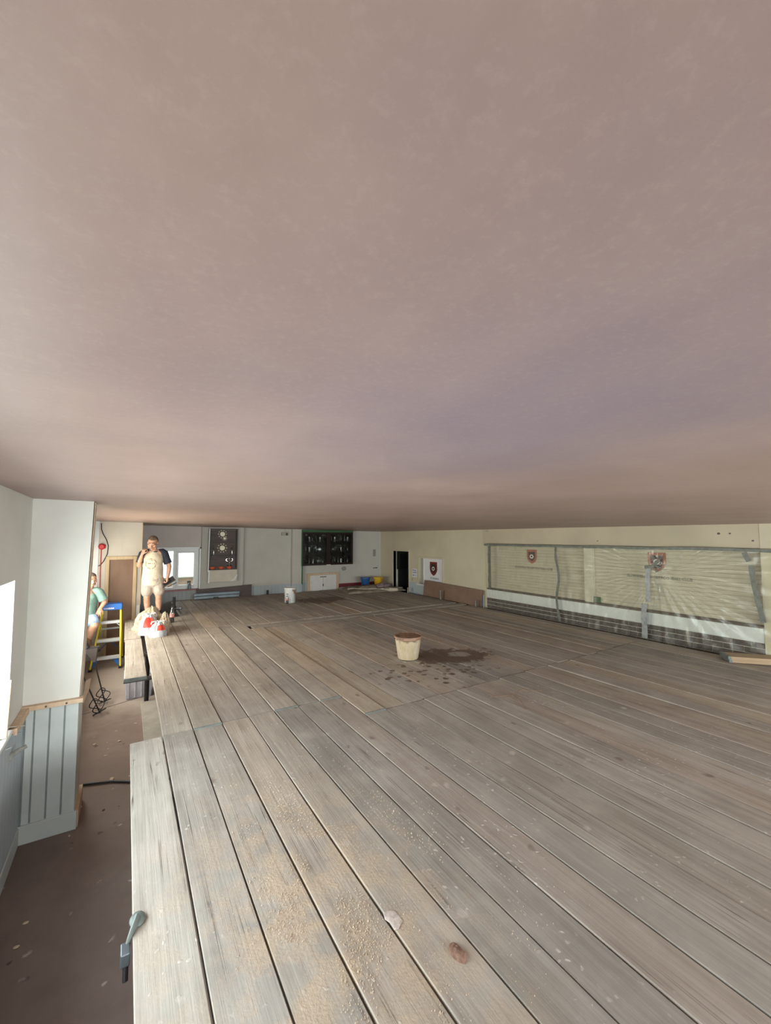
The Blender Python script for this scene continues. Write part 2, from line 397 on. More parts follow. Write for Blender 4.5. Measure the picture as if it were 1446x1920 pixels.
M = dict(
    plank=m_plank(), ceiling=m_ceiling(), floor=m_floor(),
    wall=m_wall('white_emulsion', (.67,.66,.62)), wall_far=m_wall('far_wall_white', (.55,.535,.50)), cream=m_wall('cream_emulsion', (.60,.545,.41)), header=m_wall('cream_header_board', (.55,.485,.36), .15),
    warm=m_wall('warm_white_emulsion', (.66,.615,.55)), grey=m_wall('grey_lilac_emulsion', (.68,.63,.61)), recess=m_wall('grey_reveal', (.40,.39,.36)),
    boarding=simple('pale_sage_boarding', (.52,.555,.545), .5, 0, .05), tg=m_tg('blue_grey_boarding', (.42,.48,.52), 0, .1), tg_r=m_tg('blue_grey_boarding_side', (.46,.53,.58), 1, .1),
    tg_d=m_tg('grey_boarding', (.36,.39,.40), 0, .1), groove=simple('groove_shade_paint', (.24,.27,.27), .6),
    rail=m_wood('new_pine', (.52,.37,.25), (.66,.50,.36), (12,12,1)), pine=m_wood('door_frame_pine', (.55,.40,.24), (.70,.55,.36), (12,12,1.5)),
    ply=m_wood('brown_hardboard', (.235,.145,.098), (.30,.19,.135), (2,2,1.2), .55), hard=m_wood('leaning_hardboard', (.19,.122,.087), (.245,.165,.12), (2,1.2,1.5), .6),
    upvc=simple('white_upvc', (.80,.82,.83), .35, 0, .02), sillred=simple('dull_red_sill', (.33,.13,.14), .5),
    white=simple('white_gloss_paint', (.66,.66,.64), .4, 0, .04), band=simple('white_counter_front', (.66,.70,.72), .45, 0, .03), black=simple('black_plastic', (.02,.02,.022), .45), dark=simple('corridor_shade_paint', (.012,.011,.012), .9),
    nosing=simple('dark_counter_edge', (.09,.065,.05), .5), shutter=simple('cream_shutter', (.52,.475,.375), .55, 0, .05), post=simple('cream_post', (.60,.57,.46), .55),
    brick=simple('dark_brown_brick', (.065,.047,.044), .85, 0, .35, 9, .5), mortar=simple('pale_mortar', (.56,.52,.48), .9, 0, .15, 20, .4),
    tape=simple('grey_green_cloth_tape', (.155,.165,.14), .5, 0, .22, 18), tape_s=simple('silver_duct_tape', (.27,.29,.29), .45, .2, .2, 20), sheet=m_plastic_sheet(),
    glass=m_glass('window_glass'), cabglass=m_glass('cabinet_glass', (.52,.54,.54), .02),
    maroon=simple('crest_maroon', (.17,.025,.025), .5), brickred=simple('crest_brick_red', (.36,.12,.07), .6), crestdark=simple('crest_dark', (.03,.02,.02), .5), crestwhite=simple('crest_white', (.75,.72,.68), .5),
    signtext=simple('dull_green_lettering', (.21,.21,.165), .6), signtext3=simple('dark_teal_lettering', (.10,.16,.16), .6), paper=simple('white_paper', (.72,.73,.76), .7, 0, .03), ink=simple('blue_ink', (.08,.07,.34), .6),
    cab=m_wood('dark_mahogany', (.012,.005,.005), (.022,.009,.008), (2,2,2), .35), cabback=simple('cabinet_lining', (.006,.007,.007), .8), green=simple('green_masking_edge', (.03,.11,.04), .6),
    silver=simple('tarnished_silver', (.85,.85,.83), .18, 1.0, .1), brass=simple('old_brass', (.62,.52,.30), .3, 1.0, .1), shelfwood=m_wood('dark_walnut', (.075,.055,.055), (.115,.085,.08), (1,6,6), .5),
    plaque=simple('pale_plaque', (.60,.55,.42), .4, .2, .1, 30), orange=simple('orange_plastic', (.70,.13,.05), .4), concrete=simple('grey_filler', (.27,.27,.25), .9, 0, .2, 30), papertrim=simple('cream_lining_paper', (.62,.575,.50), .75, 0, .05),
    steel=simple('galvanised_steel', (.17,.20,.23), .45, .7, .12, 9), tube=simple('dull_scaffold_tube', (.19,.19,.185), .5, .7, .2, 9), iron=simple('dark_iron', (.035,.033,.035), .5, .6, .2), band_end=simple('galvanised_end_band', (.165,.19,.18), .6, .2, .15, 14),
    redplastic=simple('red_plastic', (.55,.02,.03), .35), redcable=simple('red_cable', (.50,.05,.05), .5), cable=simple('black_cable', (.03,.03,.035), .5),
    blue=simple('blue_plastic', (.03,.17,.62), .35), yellow=simple('yellow_fibreglass', (.80,.66,.03), .45), alu=simple('aluminium_tread', (.62,.66,.70), .4, .15, .08),
    bblue=simple('blue_bucket_plastic', (.02,.10,.30), .4), byellow=simple('yellow_bucket_plastic', (.68,.42,.02), .4),
    bucket=m_bucket(), bucket_in=simple('dried_brown_plaster', (.15,.085,.065), .8, 0, .25, 14, .5), tub=simple('white_tub_plastic', (.66,.68,.69), .4, 0, .06, 14), splash=simple('brown_plaster_splash', (.24,.15,.11), .8),
    dust=m_cloth('cotton_dust_sheet', (.48,.43,.36), .2, 5, .7), dustsheet=m_cloth('grubby_dust_sheet', (.30,.255,.205), .35, 4, .8), dustdirty=m_cloth('plaster_smeared_sheet', (.25,.20,.155), .35, 7, .8), jumble=m_cloth('mauve_rag', (.30,.23,.24), .35, 20, .8), knit=m_cloth('cream_towel', (.47,.39,.29), .18, 35, 1.0), maroonpaint=simple('maroon_skirting', (.16,.02,.03), .5),
    bag=simple('white_carrier_bag', (.47,.50,.55), .35, 0, .06, 9), bagred=simple('red_carrier_print', (.62,.07,.05), .4, 0, .08),
    cola=simple('dark_cola', (.02,.012,.012), .15), clear=m_glass('clear_bottle_plastic', (.82,.86,.88), .16), label=simple('red_white_label', (.55,.28,.26), .5, 0, .3, 18),
    crate=m_milky(), crate_rim=simple('clear_plastic_rim', (.62,.64,.72), .3),
    skin=m_skin(), hairbrown=m_cloth('short_greying_hair', (.15,.11,.085), .3, 60, .6), stubble=m_cloth('grey_stubble_hair', (.16,.12,.10), .25, 60, .6), eye=simple('eye_dark', (.05,.035,.03), .3), lip=simple('lip', (.40,.17,.14), .5),
    navy=m_cloth('navy_cotton', (.035,.042,.06), .2), shirt=m_shirt(), shorts=m_cloth('beige_work_shorts', (.50,.42,.37), .15, 12, .5), teal=m_cloth('sage_green_tshirt', (.22,.36,.33), .15, 9, .7), denim=m_cloth('pale_blue_shorts', (.29,.40,.60), .15, 12, .4),
    boot=m_cloth('tan_leather', (.24,.15,.085), .15, 12, .2), sole=simple('black_rubber', (.025,.022,.022), .7), sock=m_cloth('navy_sock', (.03,.035,.065), .2, 30, .3), cream_boot=m_cloth('dusty_boot_leather', (.30,.24,.19), .2, 14, .3),
    crumb=simple('sandy_plaster_crumb', (.50,.39,.295), .9, 0, .2, 30), grass=simple('outside_ground', (.20,.27,.12), .9, 0, .2, 2), rooftile=simple('pale_roof_tile', (.62,.60,.58), .8, 0, .12, 3), ridge=simple('roof_ridge', (.42,.36,.33), .8), brickout=simple('outside_brick', (.45,.30,.24), .9, 0, .15, 4),
    spray=simple('spray_bottle_blue_grey', (.22,.25,.30), .3), rust=simple('rusty_wire', (.20,.12,.07), .7),
)

# ------------------------------------------------------------------ the room shell
def ceil_z(x): return 2.66 - 0.0166*(x+.65)
struct('floor', MB().box(-1.6, XR+1.6, YN-.6, YF+.3, -.12, 0), M['floor'])
cb = MB()
def cf(u, v):
    x = -1.2+u*(XR+.7+1.2); y = YN-.3+v*(YF+.3-YN+.3)
    return (x, y, ceil_z(x) + .006*noise.noise(Vector((x*.9, y*.7, 0))))
cb.grid(cf, 60, 100); cb.box(-1.2, XR+.7, YN-.3, YF+.3, 2.75, 2.85)
struct('ceiling', cb, M['ceiling'], smooth=60)
ZT = 2.72
# left wall with two window openings
lw = MB(); X0 = XL-.35
W1 = (0.75, 3.83, 1.04, 2.05); W2 = (5.35, 9.55, .82, 2.10)
lw.box(X0, XL, YN, W1[0], 0, ZT).box(X0, XL, W1[0], W1[1], 0, W1[2]-.03).box(X0, XL, W1[0], W1[1], W1[3], ZT).box(X0, XL, W1[1], W2[0], 0, ZT)
lw.box(X0, XL, W2[0], W2[1], 0, W2[2]-.03).box(X0, XL, W2[0], W2[1], W2[3], ZT).box(X0, XL, W2[1], YF+.2, 0, ZT)
struct('wall_left', lw, M['wall'])
def window(name, y0, y1, z0, z1, n, x):
    t = thing(name, None, None, (x, (y0+y1)/2, z0), kind='structure')
    fr = MB(); fr.box(x-.03,x+.03,y0,y1,z0,z0+.06).box(x-.03,x+.03,y0,y1,z1-.06,z1)
    for k in range(n+1):
        yy = y0 + (y1-y0)*k/n; yy = min(max(yy, y0+.03), y1-.03); fr.box(x-.029,x+.029,yy-.03,yy+.03,z0+.05,z1-.05)
    part('window_frame', fr, M['upvc'], t, bevel=.004)
    for k in range(n):
        a = y0+(y1-y0)*k/n+.03; b = y0+(y1-y0)*(k+1)/n-.03
        part('pane', MB().box(x-.008,x+.008,a,b,z0+.05,z1-.05), M['glass'], t)
    part('window_sill', MB().box(x+.03, XL+.03, y0-.02 if name!='window_1' else y0, y1, z0-.03, z0), M['upvc'], t, bevel=.006)
    return t
window('window_1', *W1, 3, XL-.3)
window('window_2', *W2, 4, XL-.3)
# far wall around window_3
WX0, WZ0 = F(.46, .985, YF); WX1, WZ1 = F(1.66, 2.04, YF)
fw = MB(); fw.box(-1.0, WX0, YF, YF+.25, 0, ZT).box(WX1, XR+.25, YF, YF+.25, 0, ZT).box(WX0, WX1, YF, YF+.25, 0, WZ0).box(WX0, WX1, YF, YF+.25, WZ1, ZT)
struct('wall_far', fw, M['wall_far'])
px0, _ = F(1.70, 1, YF); px1, _ = F(2.78, 1, YF)
struct('wall_far_panel', MB().box(px0, px1, YF-.10, YF, .92, ceil_z(2.2)), M['wall_far'], bevel=.004)
struct('wall_far_lilac', MB().box(.2, WX0, YF-.012, YF, 0, 2.7).box(WX0, px0, YF-.012, YF, WZ1, 2.7), M['grey'])
a0, _ = F(4.18,1,YF); a1, _ = F(4.47,1,YF)
struct('wall_far_pilaster', MB().box(a0, a1, YF-.14, YF, 0, 2.62), M['wall_far'], bevel=.004)
struct('trim_7', MB().box(a1, a1+.035, YF-.145, YF, .95, 2.60), M['green'])
# boarded dado along the far wall
struct('trim_1', MB().box(.2, F(1.72,0,YF)[0], YF-.03, YF-.012, 0, WZ0-.02), M['tg_d'])
struct('trim_2', MB().box(F(2.86,0,YF)[0], a0, YF-.02, YF, 0, .985), M['tg'])
struct('trim_3', MB().box(a0-.01, a1+.01, YF-.16, YF-.139, 0, .98), M['tg'])
struct('trim_4', MB().box(a1+.03, 4.62, YF-.02, YF, 0, 1.0), M['tg'])
struct('baseboard_far', MB().box(5.66, XR, YF-.025, YF, .3, .90), M['maroonpaint'])
# window_3 : two lights, the right one a casement
t = thing('window_3', None, None, ((WX0+WX1)/2, YF+.1, WZ0), kind='structure')
fr = MB(); wy = YF+.10
for x in (WX0+.03, WX0+(WX1-WX0)*.52, WX1-.03): fr.box(x-.035, x+.035, wy-.035, wy+.035, WZ0, WZ1)
fr.box(WX0, WX1, wy-.034, wy+.034, WZ0, WZ0+.06).box(WX0, WX1, wy-.034, wy+.034, WZ1-.06, WZ1)
part('window_frame', fr, M['upvc'], t, bevel=.005)
cs0, cs1 = WX0+(WX1-WX0)*.52+.035, WX1-.065
cm = MB().box(cs0, cs0+.05, wy-.05, wy+.02, WZ0+.06, WZ1-.06).box(cs1-.05, cs1, wy-.05, wy+.02, WZ0+.06, WZ1-.06).box(cs0+.05, cs1-.05, wy-.05, wy+.02, WZ0+.06, WZ0+.11).box(cs0+.05, cs1-.05, wy-.05, wy+.02, WZ1-.11, WZ1-.06)
cs = part('casement', cm, M['upvc'], t, bevel=.004)
part('handle', MB().box(cs0+.012, cs0+.032, wy-.07, wy-.05, 1.45, 1.57), M['upvc'], cs, bevel=.003)
part('pane', MB().box(cs0+.05, cs1-.05, wy-.005, wy+.005, WZ0+.11, WZ1-.11), M['glass'], t)
part('pane', MB().box(WX0+.065, cs0-.07, wy-.005, wy+.005, WZ0+.06, WZ1-.06), M['glass'], t)
part('window_sill', MB().box(WX0-.02, WX1+.02, YF-.07, wy-.03, WZ0-.03, WZ0), M['sillred'], t, bevel=.004, label='dull red sill board')
struct('trim_8', MB().box(WX1, WX1+.05, YF-.03, YF, WZ0-.05, WZ1+.05).box(WX0-.04, WX1+.05, YF-.03, YF, WZ1, WZ1+.045), M['upvc'], bevel=.004)
# partition with the plywood-blanked door, forward of the far wall
PY = 9.85
pt = MB(); pt.box(-.46, -.30, PY, PY+.12, 0, ZT).box(.155, .27, PY, PY+.12, 0, ZT).box(-.30, .155, PY, PY+.12, 1.93, ZT).box(.15, .27, PY+.12, YF, 0, ZT)
struct('wall_partition', pt, M['warm'])
struct('trim_5', MB().box(.262, .275, PY-.012, PY+.03, 1.0, ceil_z(.27)-.005), M['pine'])
struct('trim_6', MB().box(.205, .262, PY-.018, PY, .0, .98), M['upvc'])
t = thing('door_1', None, None, (-.07, PY, 0), kind='structure')
part('door_frame', MB().box(-.335, -.275, PY-.03, PY+.06, 0, 1.97).box(.13, .19, PY-.03, PY+.06, 0, 1.97).box(-.275, .13, PY-.03, PY+.06, 1.905, 1.97), M['pine'], t, bevel=.004)
part('panel', MB().box(-.275, .13, PY+.01, PY+.05, .01, 1.905), M['ply'], t, label='plain brown hardboard panel')
wl = MB().box(XL, -.46, PY-.02, PY+.12, 0, ZT); struct('wall_partition_return', wl, M['upvc'])
# pillar between the two left windows
pl = MB(); P0, P1, PYF = XL-.01, -.275, 4.32
pl.prism([(P0,0),(-.292,0),(-.292,1.02),(-.245,2.70),(P0,2.70)], lambda a,b,d: (a, d, b), PYF, 4.72)
pil = struct('pillar', pl, M['wall'])
k0 = [-.63, -.574, -.478, -.382, -.292]
for i in range(4):
    part('panel', MB().box(k0[i]+.005, k0[i+1]-.005 if i < 3 else k0[i+1], PYF-.016, PYF, .10, 1.0), M['boarding'], pil, bevel=.004)
part('panel_backing', MB().box(XL, -.292, PYF-.006, PYF, .08, 1.0), M['groove'], pil)
part('skirting', MB().box(XL, -.275, PYF-.03, PYF, 0, .14), M['boarding'], pil, bevel=.004)
part('corner_strip', MB().bar((-.287,4.40,1.04), (-.238,4.40,2.648), .10, .006, (1,0,0)), M['rail'], pil)
part('skirting', MB().box(-.292, -.266, PYF, 4.74, 0, .13), M['rail'], pil)
t9 = struct('trim_9', MB().box(XL, -.262, PYF-.05, PYF+.02, 1.0, 1.035).box(XL, XL+.05, W1[1]+.02, PYF-.05, .985, 1.03), M['rail'], bevel=.004)
for x in (-.50, -.37):
    part('screw_head', MB().prism([(.008*math.cos(k*PI/4), .008*math.sin(k*PI/4)) for k in range(8)], lambda a,b,d: (x+a, PYF-.05-d, 1.017+b), 0, .003), M['nosing'], t9)
struct('baseboard_left', MB().box(XL, XL+.02, YN, PYF-.03, 0, .13), M['boarding'], bevel=.004)
struct('trim_10', MB().box(XL, XL+.012, YN, PYF-.02, .13, .985), M['tg_r'])
# right wall: openings for the doorway, the recessed sign; the bar; the near pier
DY0, DY1, DZ = 10.27, 11.12, 1.915
BY0, BY1 = 2.10, 7.10
SY0, SY1, SZ0, SZ1 = 8.70, 9.76, 1.02, 1.75
rw = MB(); x0, x1 = XR, XR+.25
rw.box(x0,x1,DY1,YF+.2,0,ZT).box(x0,x1,DY0,DY1,DZ,ZT).box(x0,x1,SY1,DY0,0,ZT).box(x0,x1,SY0,SY1,0,SZ0).box(x0,x1,SY0,SY1,SZ1,ZT).box(x0,x1,BY1,SY0,0,ZT)
struct('wall_right', rw, M['cream'])
struct('wall_right_pier', MB().box(XR-.008, XR+.25, YN, BY0-.002, 0, ZT), M['cream'])
struct('wall_right_header', MB().box(XR-.004, XR+.25, BY0, BY1+.1, 2.195, ZT), M['header'])
struct('wall_right_bar_back', MB().box(XR+.25, XR+.30, BY0-.3, BY1+.3, 0, ZT), M['recess'])
struct('trim_11', MB().box(XR-.018, XR, SY1+.02, DY0-.05, 0, 1.03).box(XR-.018, XR, BY1+.1, SY1+.02, 0, .99), M['tg_r'])
struct('trim_12', MB().box(XR-.02, XR, SY0-.05, SY0, SZ0, SZ1+.05).box(XR-.02, XR, SY1, SY1+.04, SZ0, SZ1+.05).box(XR-.02, XR, SY0, SY1, SZ1, SZ1+.05), M['cream'], bevel=.003)
struct('wall_near', MB().box(-1.0, .2, YN-.25, YN, 0, ZT).box(6.6, XR+.25, YN-.25, YN, 0, ZT).box(.2, 6.6, YN-.25, YN, 0, .9).box(.2, 6.6, YN-.25, YN, 2.35, ZT), M['wall'])
t = thing('added_near_window', None, None, (3.4, YN-.15, .9), kind='structure'); fr = MB()  # unseen window wall, added to bring in fill light
fr.box(.2,6.6,YN-.18,YN-.12,.9,.96).box(.2,6.6,YN-.18,YN-.12,2.29,2.35)
for k in range(6): fr.box(.2+k*1.27,.26+k*1.27,YN-.179,YN-.121,.95,2.3)
part('window_frame', fr, M['upvc'], t)
for k in range(5): part('pane', MB().box(.26+k*1.27,1.47+k*1.27,YN-.155,YN-.145,.96,2.29), M['glass'], t)
# corridor behind the doorway, its darkness put into near-black wall colour
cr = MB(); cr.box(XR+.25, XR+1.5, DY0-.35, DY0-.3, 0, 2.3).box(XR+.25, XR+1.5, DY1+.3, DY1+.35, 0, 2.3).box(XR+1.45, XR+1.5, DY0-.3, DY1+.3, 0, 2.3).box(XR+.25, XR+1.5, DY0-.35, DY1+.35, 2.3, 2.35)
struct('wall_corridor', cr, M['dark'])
t = thing('door_2', None, None, (XR, (DY0+DY1)/2, 0), kind='structure')
part('door_frame', MB().box(XR-.02, XR+.1, DY0-.055, DY0, 0, DZ+.05).box(XR-.02, XR+.1, DY1, DY1+.055, 0, DZ+.05).box(XR-.02, XR+.1, DY0, DY1, DZ, DZ+.05), M['cream'], t, bevel=.004)
lf = part('door_leaf', MB().box(XR+.12, XR+.75, DY1-.05, DY1-.01, .02, DZ-.01), M['black'], t)  # leaf coloured black to carry the shade of the doorway
part('pane', MB().box(XR+.2, XR+.6, DY1-.056, DY1-.05, 1.35, DZ-.1), M['glass'], lf)
part('edge_strip', MB().box(XR+.105, XR+.122, DY1-.07, DY1-.008, .02, 1.33), M['white'], t)

# ------------------------------------------------------------------ the bar behind its polythene
BX = XR
t = thing('bar_counter', 'long bar front of dark brick under a white board, behind polythene', 'bar counter', (BX, (BY0+BY1)/2, 0))
part('white_panel', MB().box(BX, BX+.05, BY0, BY1, .945, 1.135), M['band'], t, bevel=.004, label='white board along the bar front')
part('nosing', MB().box(BX-.005, BX+.25, BY0, BY1, 1.135, 1.165), M['nosing'], t, bevel=.006, label='dark edge of the bar top')
part('mortar_wall', MB().box(BX+.015, BX+.2, BY0, BY1, 0, .945), M['mortar'], t)
bl, bh, jt = .225, .068, .011
bricks = []
for row in range(8):
    z1 = .94 - row*(bh+jt); y = BY0 - (0 if row % 2 else .11)
    while y < BY1-.03:
        a, b = max(y, BY0+.004), min(y+bl, BY1-.004)
        if b-a > .03:
            L = round(b-a, 3); key = L
            hit = [m for k, m in bricks if k == key]
            if hit: m = random.choice(hit) if len(hit) > 2 else None
            else: m = None
            if m is None:
                e = .004; mb = MB(); j = rnd(-.003,.003)
                mb.prism([(-L/2+e,-bh/2),(L/2-e,-bh/2),(L/2,-bh/2+e),(L/2,bh/2-e),(L/2-e,bh/2),(-L/2+e,bh/2),(-L/2,bh/2-e),(-L/2,-bh/2+e)], lambda p,q,d: (d+j*p, p, q), 0, .05)
                m = mb.mesh('brick'); m.materials.append(M['brick']); bricks.append((key, m))
            o = bpy.data.objects.new('brick', m); C.objects.link(o); o.parent = t
            o.location = (BX+rnd(0,.004)-t.location.x, (a+b)/2-t.location.y, z1-bh/2)
        y += bl+jt
def shutter(y0, y1, label):
    x = BX+.11; t = thing('roller_shutter', label, 'shutter', (x, (y0+y1)/2, 1.165), group='roller shutters over the bar'); n = 17
    for k in range(n):
        z0 = 1.168 + k*(2.19-1.168)/n; z1 = z0+(2.19-1.168)/n
        mb = MB(); zc = (z0+z1)/2; h = z1-z0
        mb.prism([(0,0),(-.003,.12*h),(-.0045,.5*h),(-.003,.88*h),(0,h*.97),(.006,h*.97),(.006,0)], lambda a,b,d: (x+a, d, z0+b), y0, y1)
        part('slat', mb, M['shutter'], t)
    return t
sh_far = shutter(4.66, BY1-.03, 'far cream ribbed roller shutter with red crest, under polythene')
sh_near = shutter(BY0+.03, 4.50, 'near cream ribbed roller shutter whose crest is covered with tape')
solo('shutter_post', MB().box(BX+.03, BX+.12, 4.50, 4.66, 1.165, 2.195), M['post'], 'pale vertical post between the two roller shutters', 'post', bevel=.004)
CREST = [(-.5,.5),(.5,.5),(.5,-.05),(.44,-.22),(.30,-.38),(.12,-.48),(0,-.52),(-.12,-.48),(-.30,-.38),(-.44,-.22),(-.5,-.05)]
def crest(name, yc, zc, w_, h_, x, outer, inner, label, parent=None, covered=False, rim=None):
    t = thing(name, label, 'crest', (x, yc, zc)) if parent is None else parent
    fn = lambda s, dx: (lambda a, b, d: (x-d-dx, yc-a*w_*s, zc+b*h_*s))
    d = 0
    if rim: part('crest_border', MB().prism(CREST, fn(1.1, 0), 0, .006), rim, t); d = .004
    part('crest_shield', MB().prism(CREST, fn(1.0, d), 0, .006), outer, t)
    part('crest_field', MB().prism(CREST, fn(.66, d+.004), 0, .006), inner, t)
    for k in range(9):
        a = k*2*PI/9; part('emblem', MB().prism([(-.035,-.03),(.035,-.03),(.05,.03),(-.05,.03)], (lambda a0: lambda p,q,dd: (x-d-.008-dd, yc-(.235*math.cos(a0)+p*math.cos(a0)-0)*w_, zc+(.235*math.sin(a0)+q)*h_))(a), 0, .004), outer, t)
    ring = MB(); n = 20
    for k in range(n):
        a, b = 2*PI*k/n, 2*PI*(k+1)/n
        q = [(.10*math.cos(a),.10*math.sin(a)),(.19*math.cos(a),.19*math.sin(a)),(.19*math.cos(b),.19*math.sin(b)),(.10*math.cos(b),.10*math.sin(b))]
        ring.add([(x-d-.014, yc-u*w_, zc+v*h_*.8) for u,v in q], [(0,1,2,3)])
    part('crest_ring', ring, M['crestwhite'], t)
    return t
k = (XR+.10)/XR
c1 = crest('club_crest', 5.80*k, HC+(1.945-HC)*k, .25, .29, BX+.10, M['brickred'], M['crestdark'], 'red shield crest with a white ring on the far roller shutter')
c2 = crest('club_crest', 3.385*k, HC+(1.955-HC)*k, .27, .30, BX+.10, M['brickred'], M['crestdark'], 'red shield crest on the near roller shutter, half covered by grey tape')
def lettering(body, size, mat, loc, label, sx=1):
    o = text('sign_lettering', body, size, mat, None, loc, RW, .001, 'CENTER', sx); return tag(o, label, 'lettering')
lettering('PETERSFIELD RUGBY FOOTBALL CLUB', .068, M['signtext'], (BX+.097, 5.78*k, HC+(1.705-HC)*k), 'faint green lettering below the crest on the far roller shutter', .83)
lettering('PETERSFIELD RUGBY FOOTBALL CLUB', .068, M['signtext'], (BX+.097, 3.38*k, HC+(1.705-HC)*k), 'faint green lettering below the taped crest on the near roller shutter', .84)
solo('green_box', MB().box(BX+.04, BX+.13, 4.40, 4.48, 1.17, 1.27), M['green'], 'small green box standing on the bar top behind polythene', 'box', bevel=.005)

# polythene masking sheet: hung from a tape line, gathered where it is taped over the crest
PX = XR-.075
G = (3.36, 1.80)
def sheet_fn(y0, y1, zt, zb):
    def f(u, v):
        y = y0+(y1-y0)*u; z = zt+(zb-zt)*v
        dy, dz = y-G[0], z-G[1]; r = math.hypot(dy, dz); th = math.atan2(dz, dy)
        x = .020*math.sin(th*34+2*math.sin(th*5))*math.exp(-r/1.1)*min(1, r*4)
        x += .002*math.sin(z*46+2.5*noise.noise(Vector((y*1.3,z*2,1))))*(1-v)
        x += .012*math.sin(y*38+3*noise.noise(Vector((y*2,z,4))))*max(0, v-.45)*1.2
        x += .02*noise.noise(Vector((y*1.5, z*2.5, 0)))
        return (PX + x + .035*v, y, z)
    return f
st = thing('polythene_sheet', 'clear wrinkled polythene sheet taped over the whole bar', 'plastic sheet', (PX, 4.5, .5))
part('sheet', MB().grid(sheet_fn(BY0-.9, BY1-.02, 2.175, .52), 300, 90), M['sheet'], st, smooth=80)
def ribbon(pts, wd, mat, name, parent, th=.003, axis='y'):
    """strip of tape on the right wall through (y,z,width factor) points"""
    mb = MB(); vs = []; n = len(pts)
    for i, (y, z) in enumerate(pts):
        a = pts[max(i-1,0)]; b = pts[min(i+1,n-1)]; d = Vector((b[0]-a[0], b[1]-a[1])).normalized(); nrm = Vector((-d.y, d.x))*wd/2*(1+.25*noise.noise(Vector((y*9,z*9,3))))
        j = .006*noise.noise(Vector((y*7,z*7,9)))
        for s_ in (1,-1):
            for xx in (PX-.022+j, PX-.022+j+th): vs.append((xx, y+nrm.x*s_, z+nrm.y*s_))
    fs = []
    for i in range(n-1):
        q = i*4; r = q+4
        fs += [(q,r,r+2,q+2),(q+1,q+3,r+3,r+1),(q,q+1,r+1,r),(q+2,r+2,r+3,q+3)]
    fs += [(0,2,3,1),((n-1)*4,(n-1)*4+1,(n-1)*4+3,(n-1)*4+2)]
    mb.add(vs, fs); return part(name, mb, mat, parent, smooth=50)
kp = PX/XR
def tz(z): return HC+(z-HC)*kp
wv = lambda a: .012*noise.noise(Vector((a*1.7,0,2)))
ribbon([(y*kp, tz(2.17 + .02*noise.noise(Vector((y*.9,1,0))))) for y in [7.15-i*.12 for i in range(45)]], .045, M['tape'], 'tape_strip', st)
ribbon([(7.0*kp+wv(z*5), tz(z)) for z in [2.14-i*.06 for i in range(17)]], .06, M['tape'], 'tape_strip', st)
ribbon([(5.19*kp+.03*math.sin(z*7), tz(z)) for z in [2.16-i*.05 for i in range(30)]], .05, M['tape'], 'tape_strip', st)
ribbon([(3.52*kp+wv(z*3)+.06*(z-1.85)*-1*.4, tz(z)) for z in [1.86-i*.05 for i in range(12)]], .075, M['tape_s'], 'tape_strip', st)
ribbon([(3.60*kp+wv(z*3), tz(z)) for z in [1.27-i*.05 for i in range(12)]], .085, M['tape_s'], 'tape_strip', st)
for (ya,za,yb,zb,wd) in ((3.47,1.86,3.34,1.99,.05),(3.46,2.05,3.42,1.99,.045),(3.42,1.90,3.32,1.86,.035),(3.44,1.87,3.38,1.79,.03),(3.57,1.86,3.48,1.875,.05)):
    ribbon([(ya*kp,tz(za)),((ya+yb)/2*kp,tz((za+zb)/2)),(yb*kp,tz(zb))], wd, M['tape'], 'tape_strip', st)
ribbon([(2.27*kp,tz(2.14)),(2.25*kp,tz(2.09)),(2.22*kp,tz(2.02))], .06, M['tape'], 'tape_strip', st)
ribbon([((2.20-.10*((1.97-z)/.75)**1.3 if z<1.97 else 2.20)*kp, tz(z)) for z in [1.97-i*.05 for i in range(16)]], .06, M['tape'], 'tape_strip', st)

# sign recess with the third crest, paper note, switch, hardboard sheet
t = thing('recessed_sign', 'white sign board with a maroon crest set in the wall beside the doorway', 'sign', (XR+.05, 9.2, SZ0))
part('sign_board', MB().box(XR+.045, XR+.07, SY0, SY1-.16, SZ0, SZ1), M['paper'], t)
part('side_panel', MB().box(XR+.09, XR+.11, SY1-.2, SY1, SZ0, SZ1), M['recess'], t)
part('edge_bead', MB().box(XR+.02, XR+.06, SY1-.19, SY1-.165, SZ0, SZ1), M['white'], t)
crest('club_crest', 9.14, 1.475, .32, .37, XR+.045, M['maroon'], M['crestdark'], None, parent=t, rim=M['crestwhite'])
o = text('lettering', 'PETERSFIELD', .07, M['signtext3'], t, (XR+.043, 9.11, 1.205), RW, .001, 'CENTER', .95)
struct('trim_13', MB().box(XR-.03, XR+.1, SY0, SY1+.1, SZ0-.05, SZ0), M['white'], bevel=.004)
t = thing('paper_notice', 'white paper notice with three lines of blue writing by the doorway', 'notice', (XR-.002, 10.0, 1.19))
part('paper', MB().box(XR-.003, XR, 9.86, 10.10, 1.18, 1.42), M['paper'], t)
for r_, z in enumerate((1.375, 1.31, 1.235)):
    y = 10.07
    while y > 9.90:
        L = rnd(.012,.024)
        if not (r_ == 2 and 9.95 < y < 9.985): part('writing', MB().bar((XR-.0045, y, z-.012+rnd(-.006,.006)), (XR-.0045, y-L, z+.014+rnd(-.01,.012)), .003, .012, (1,0,0)), M['ink'], t)
        y -= L+.004
solo('wall_switch', MB().box(XR-.012, XR, 10.06, 10.13, 1.07, 1.15), simple('grey_switch', (.42,.42,.40), .5), 'small grey wall switch beside the dark doorway', 'switch', bevel=.004)
hb = MB(); hb.prism([(9.42,.30),(7.18,.30),(7.15,1.10),(9.40,1.15)], lambda a,b,d: (XR-.17+d+.10*(b-.3), a, b), 0, .008)
solo('hardboard_sheet', hb, M['hard'], 'large brown hardboard sheet leaning on the right wall beside the bar', 'board')

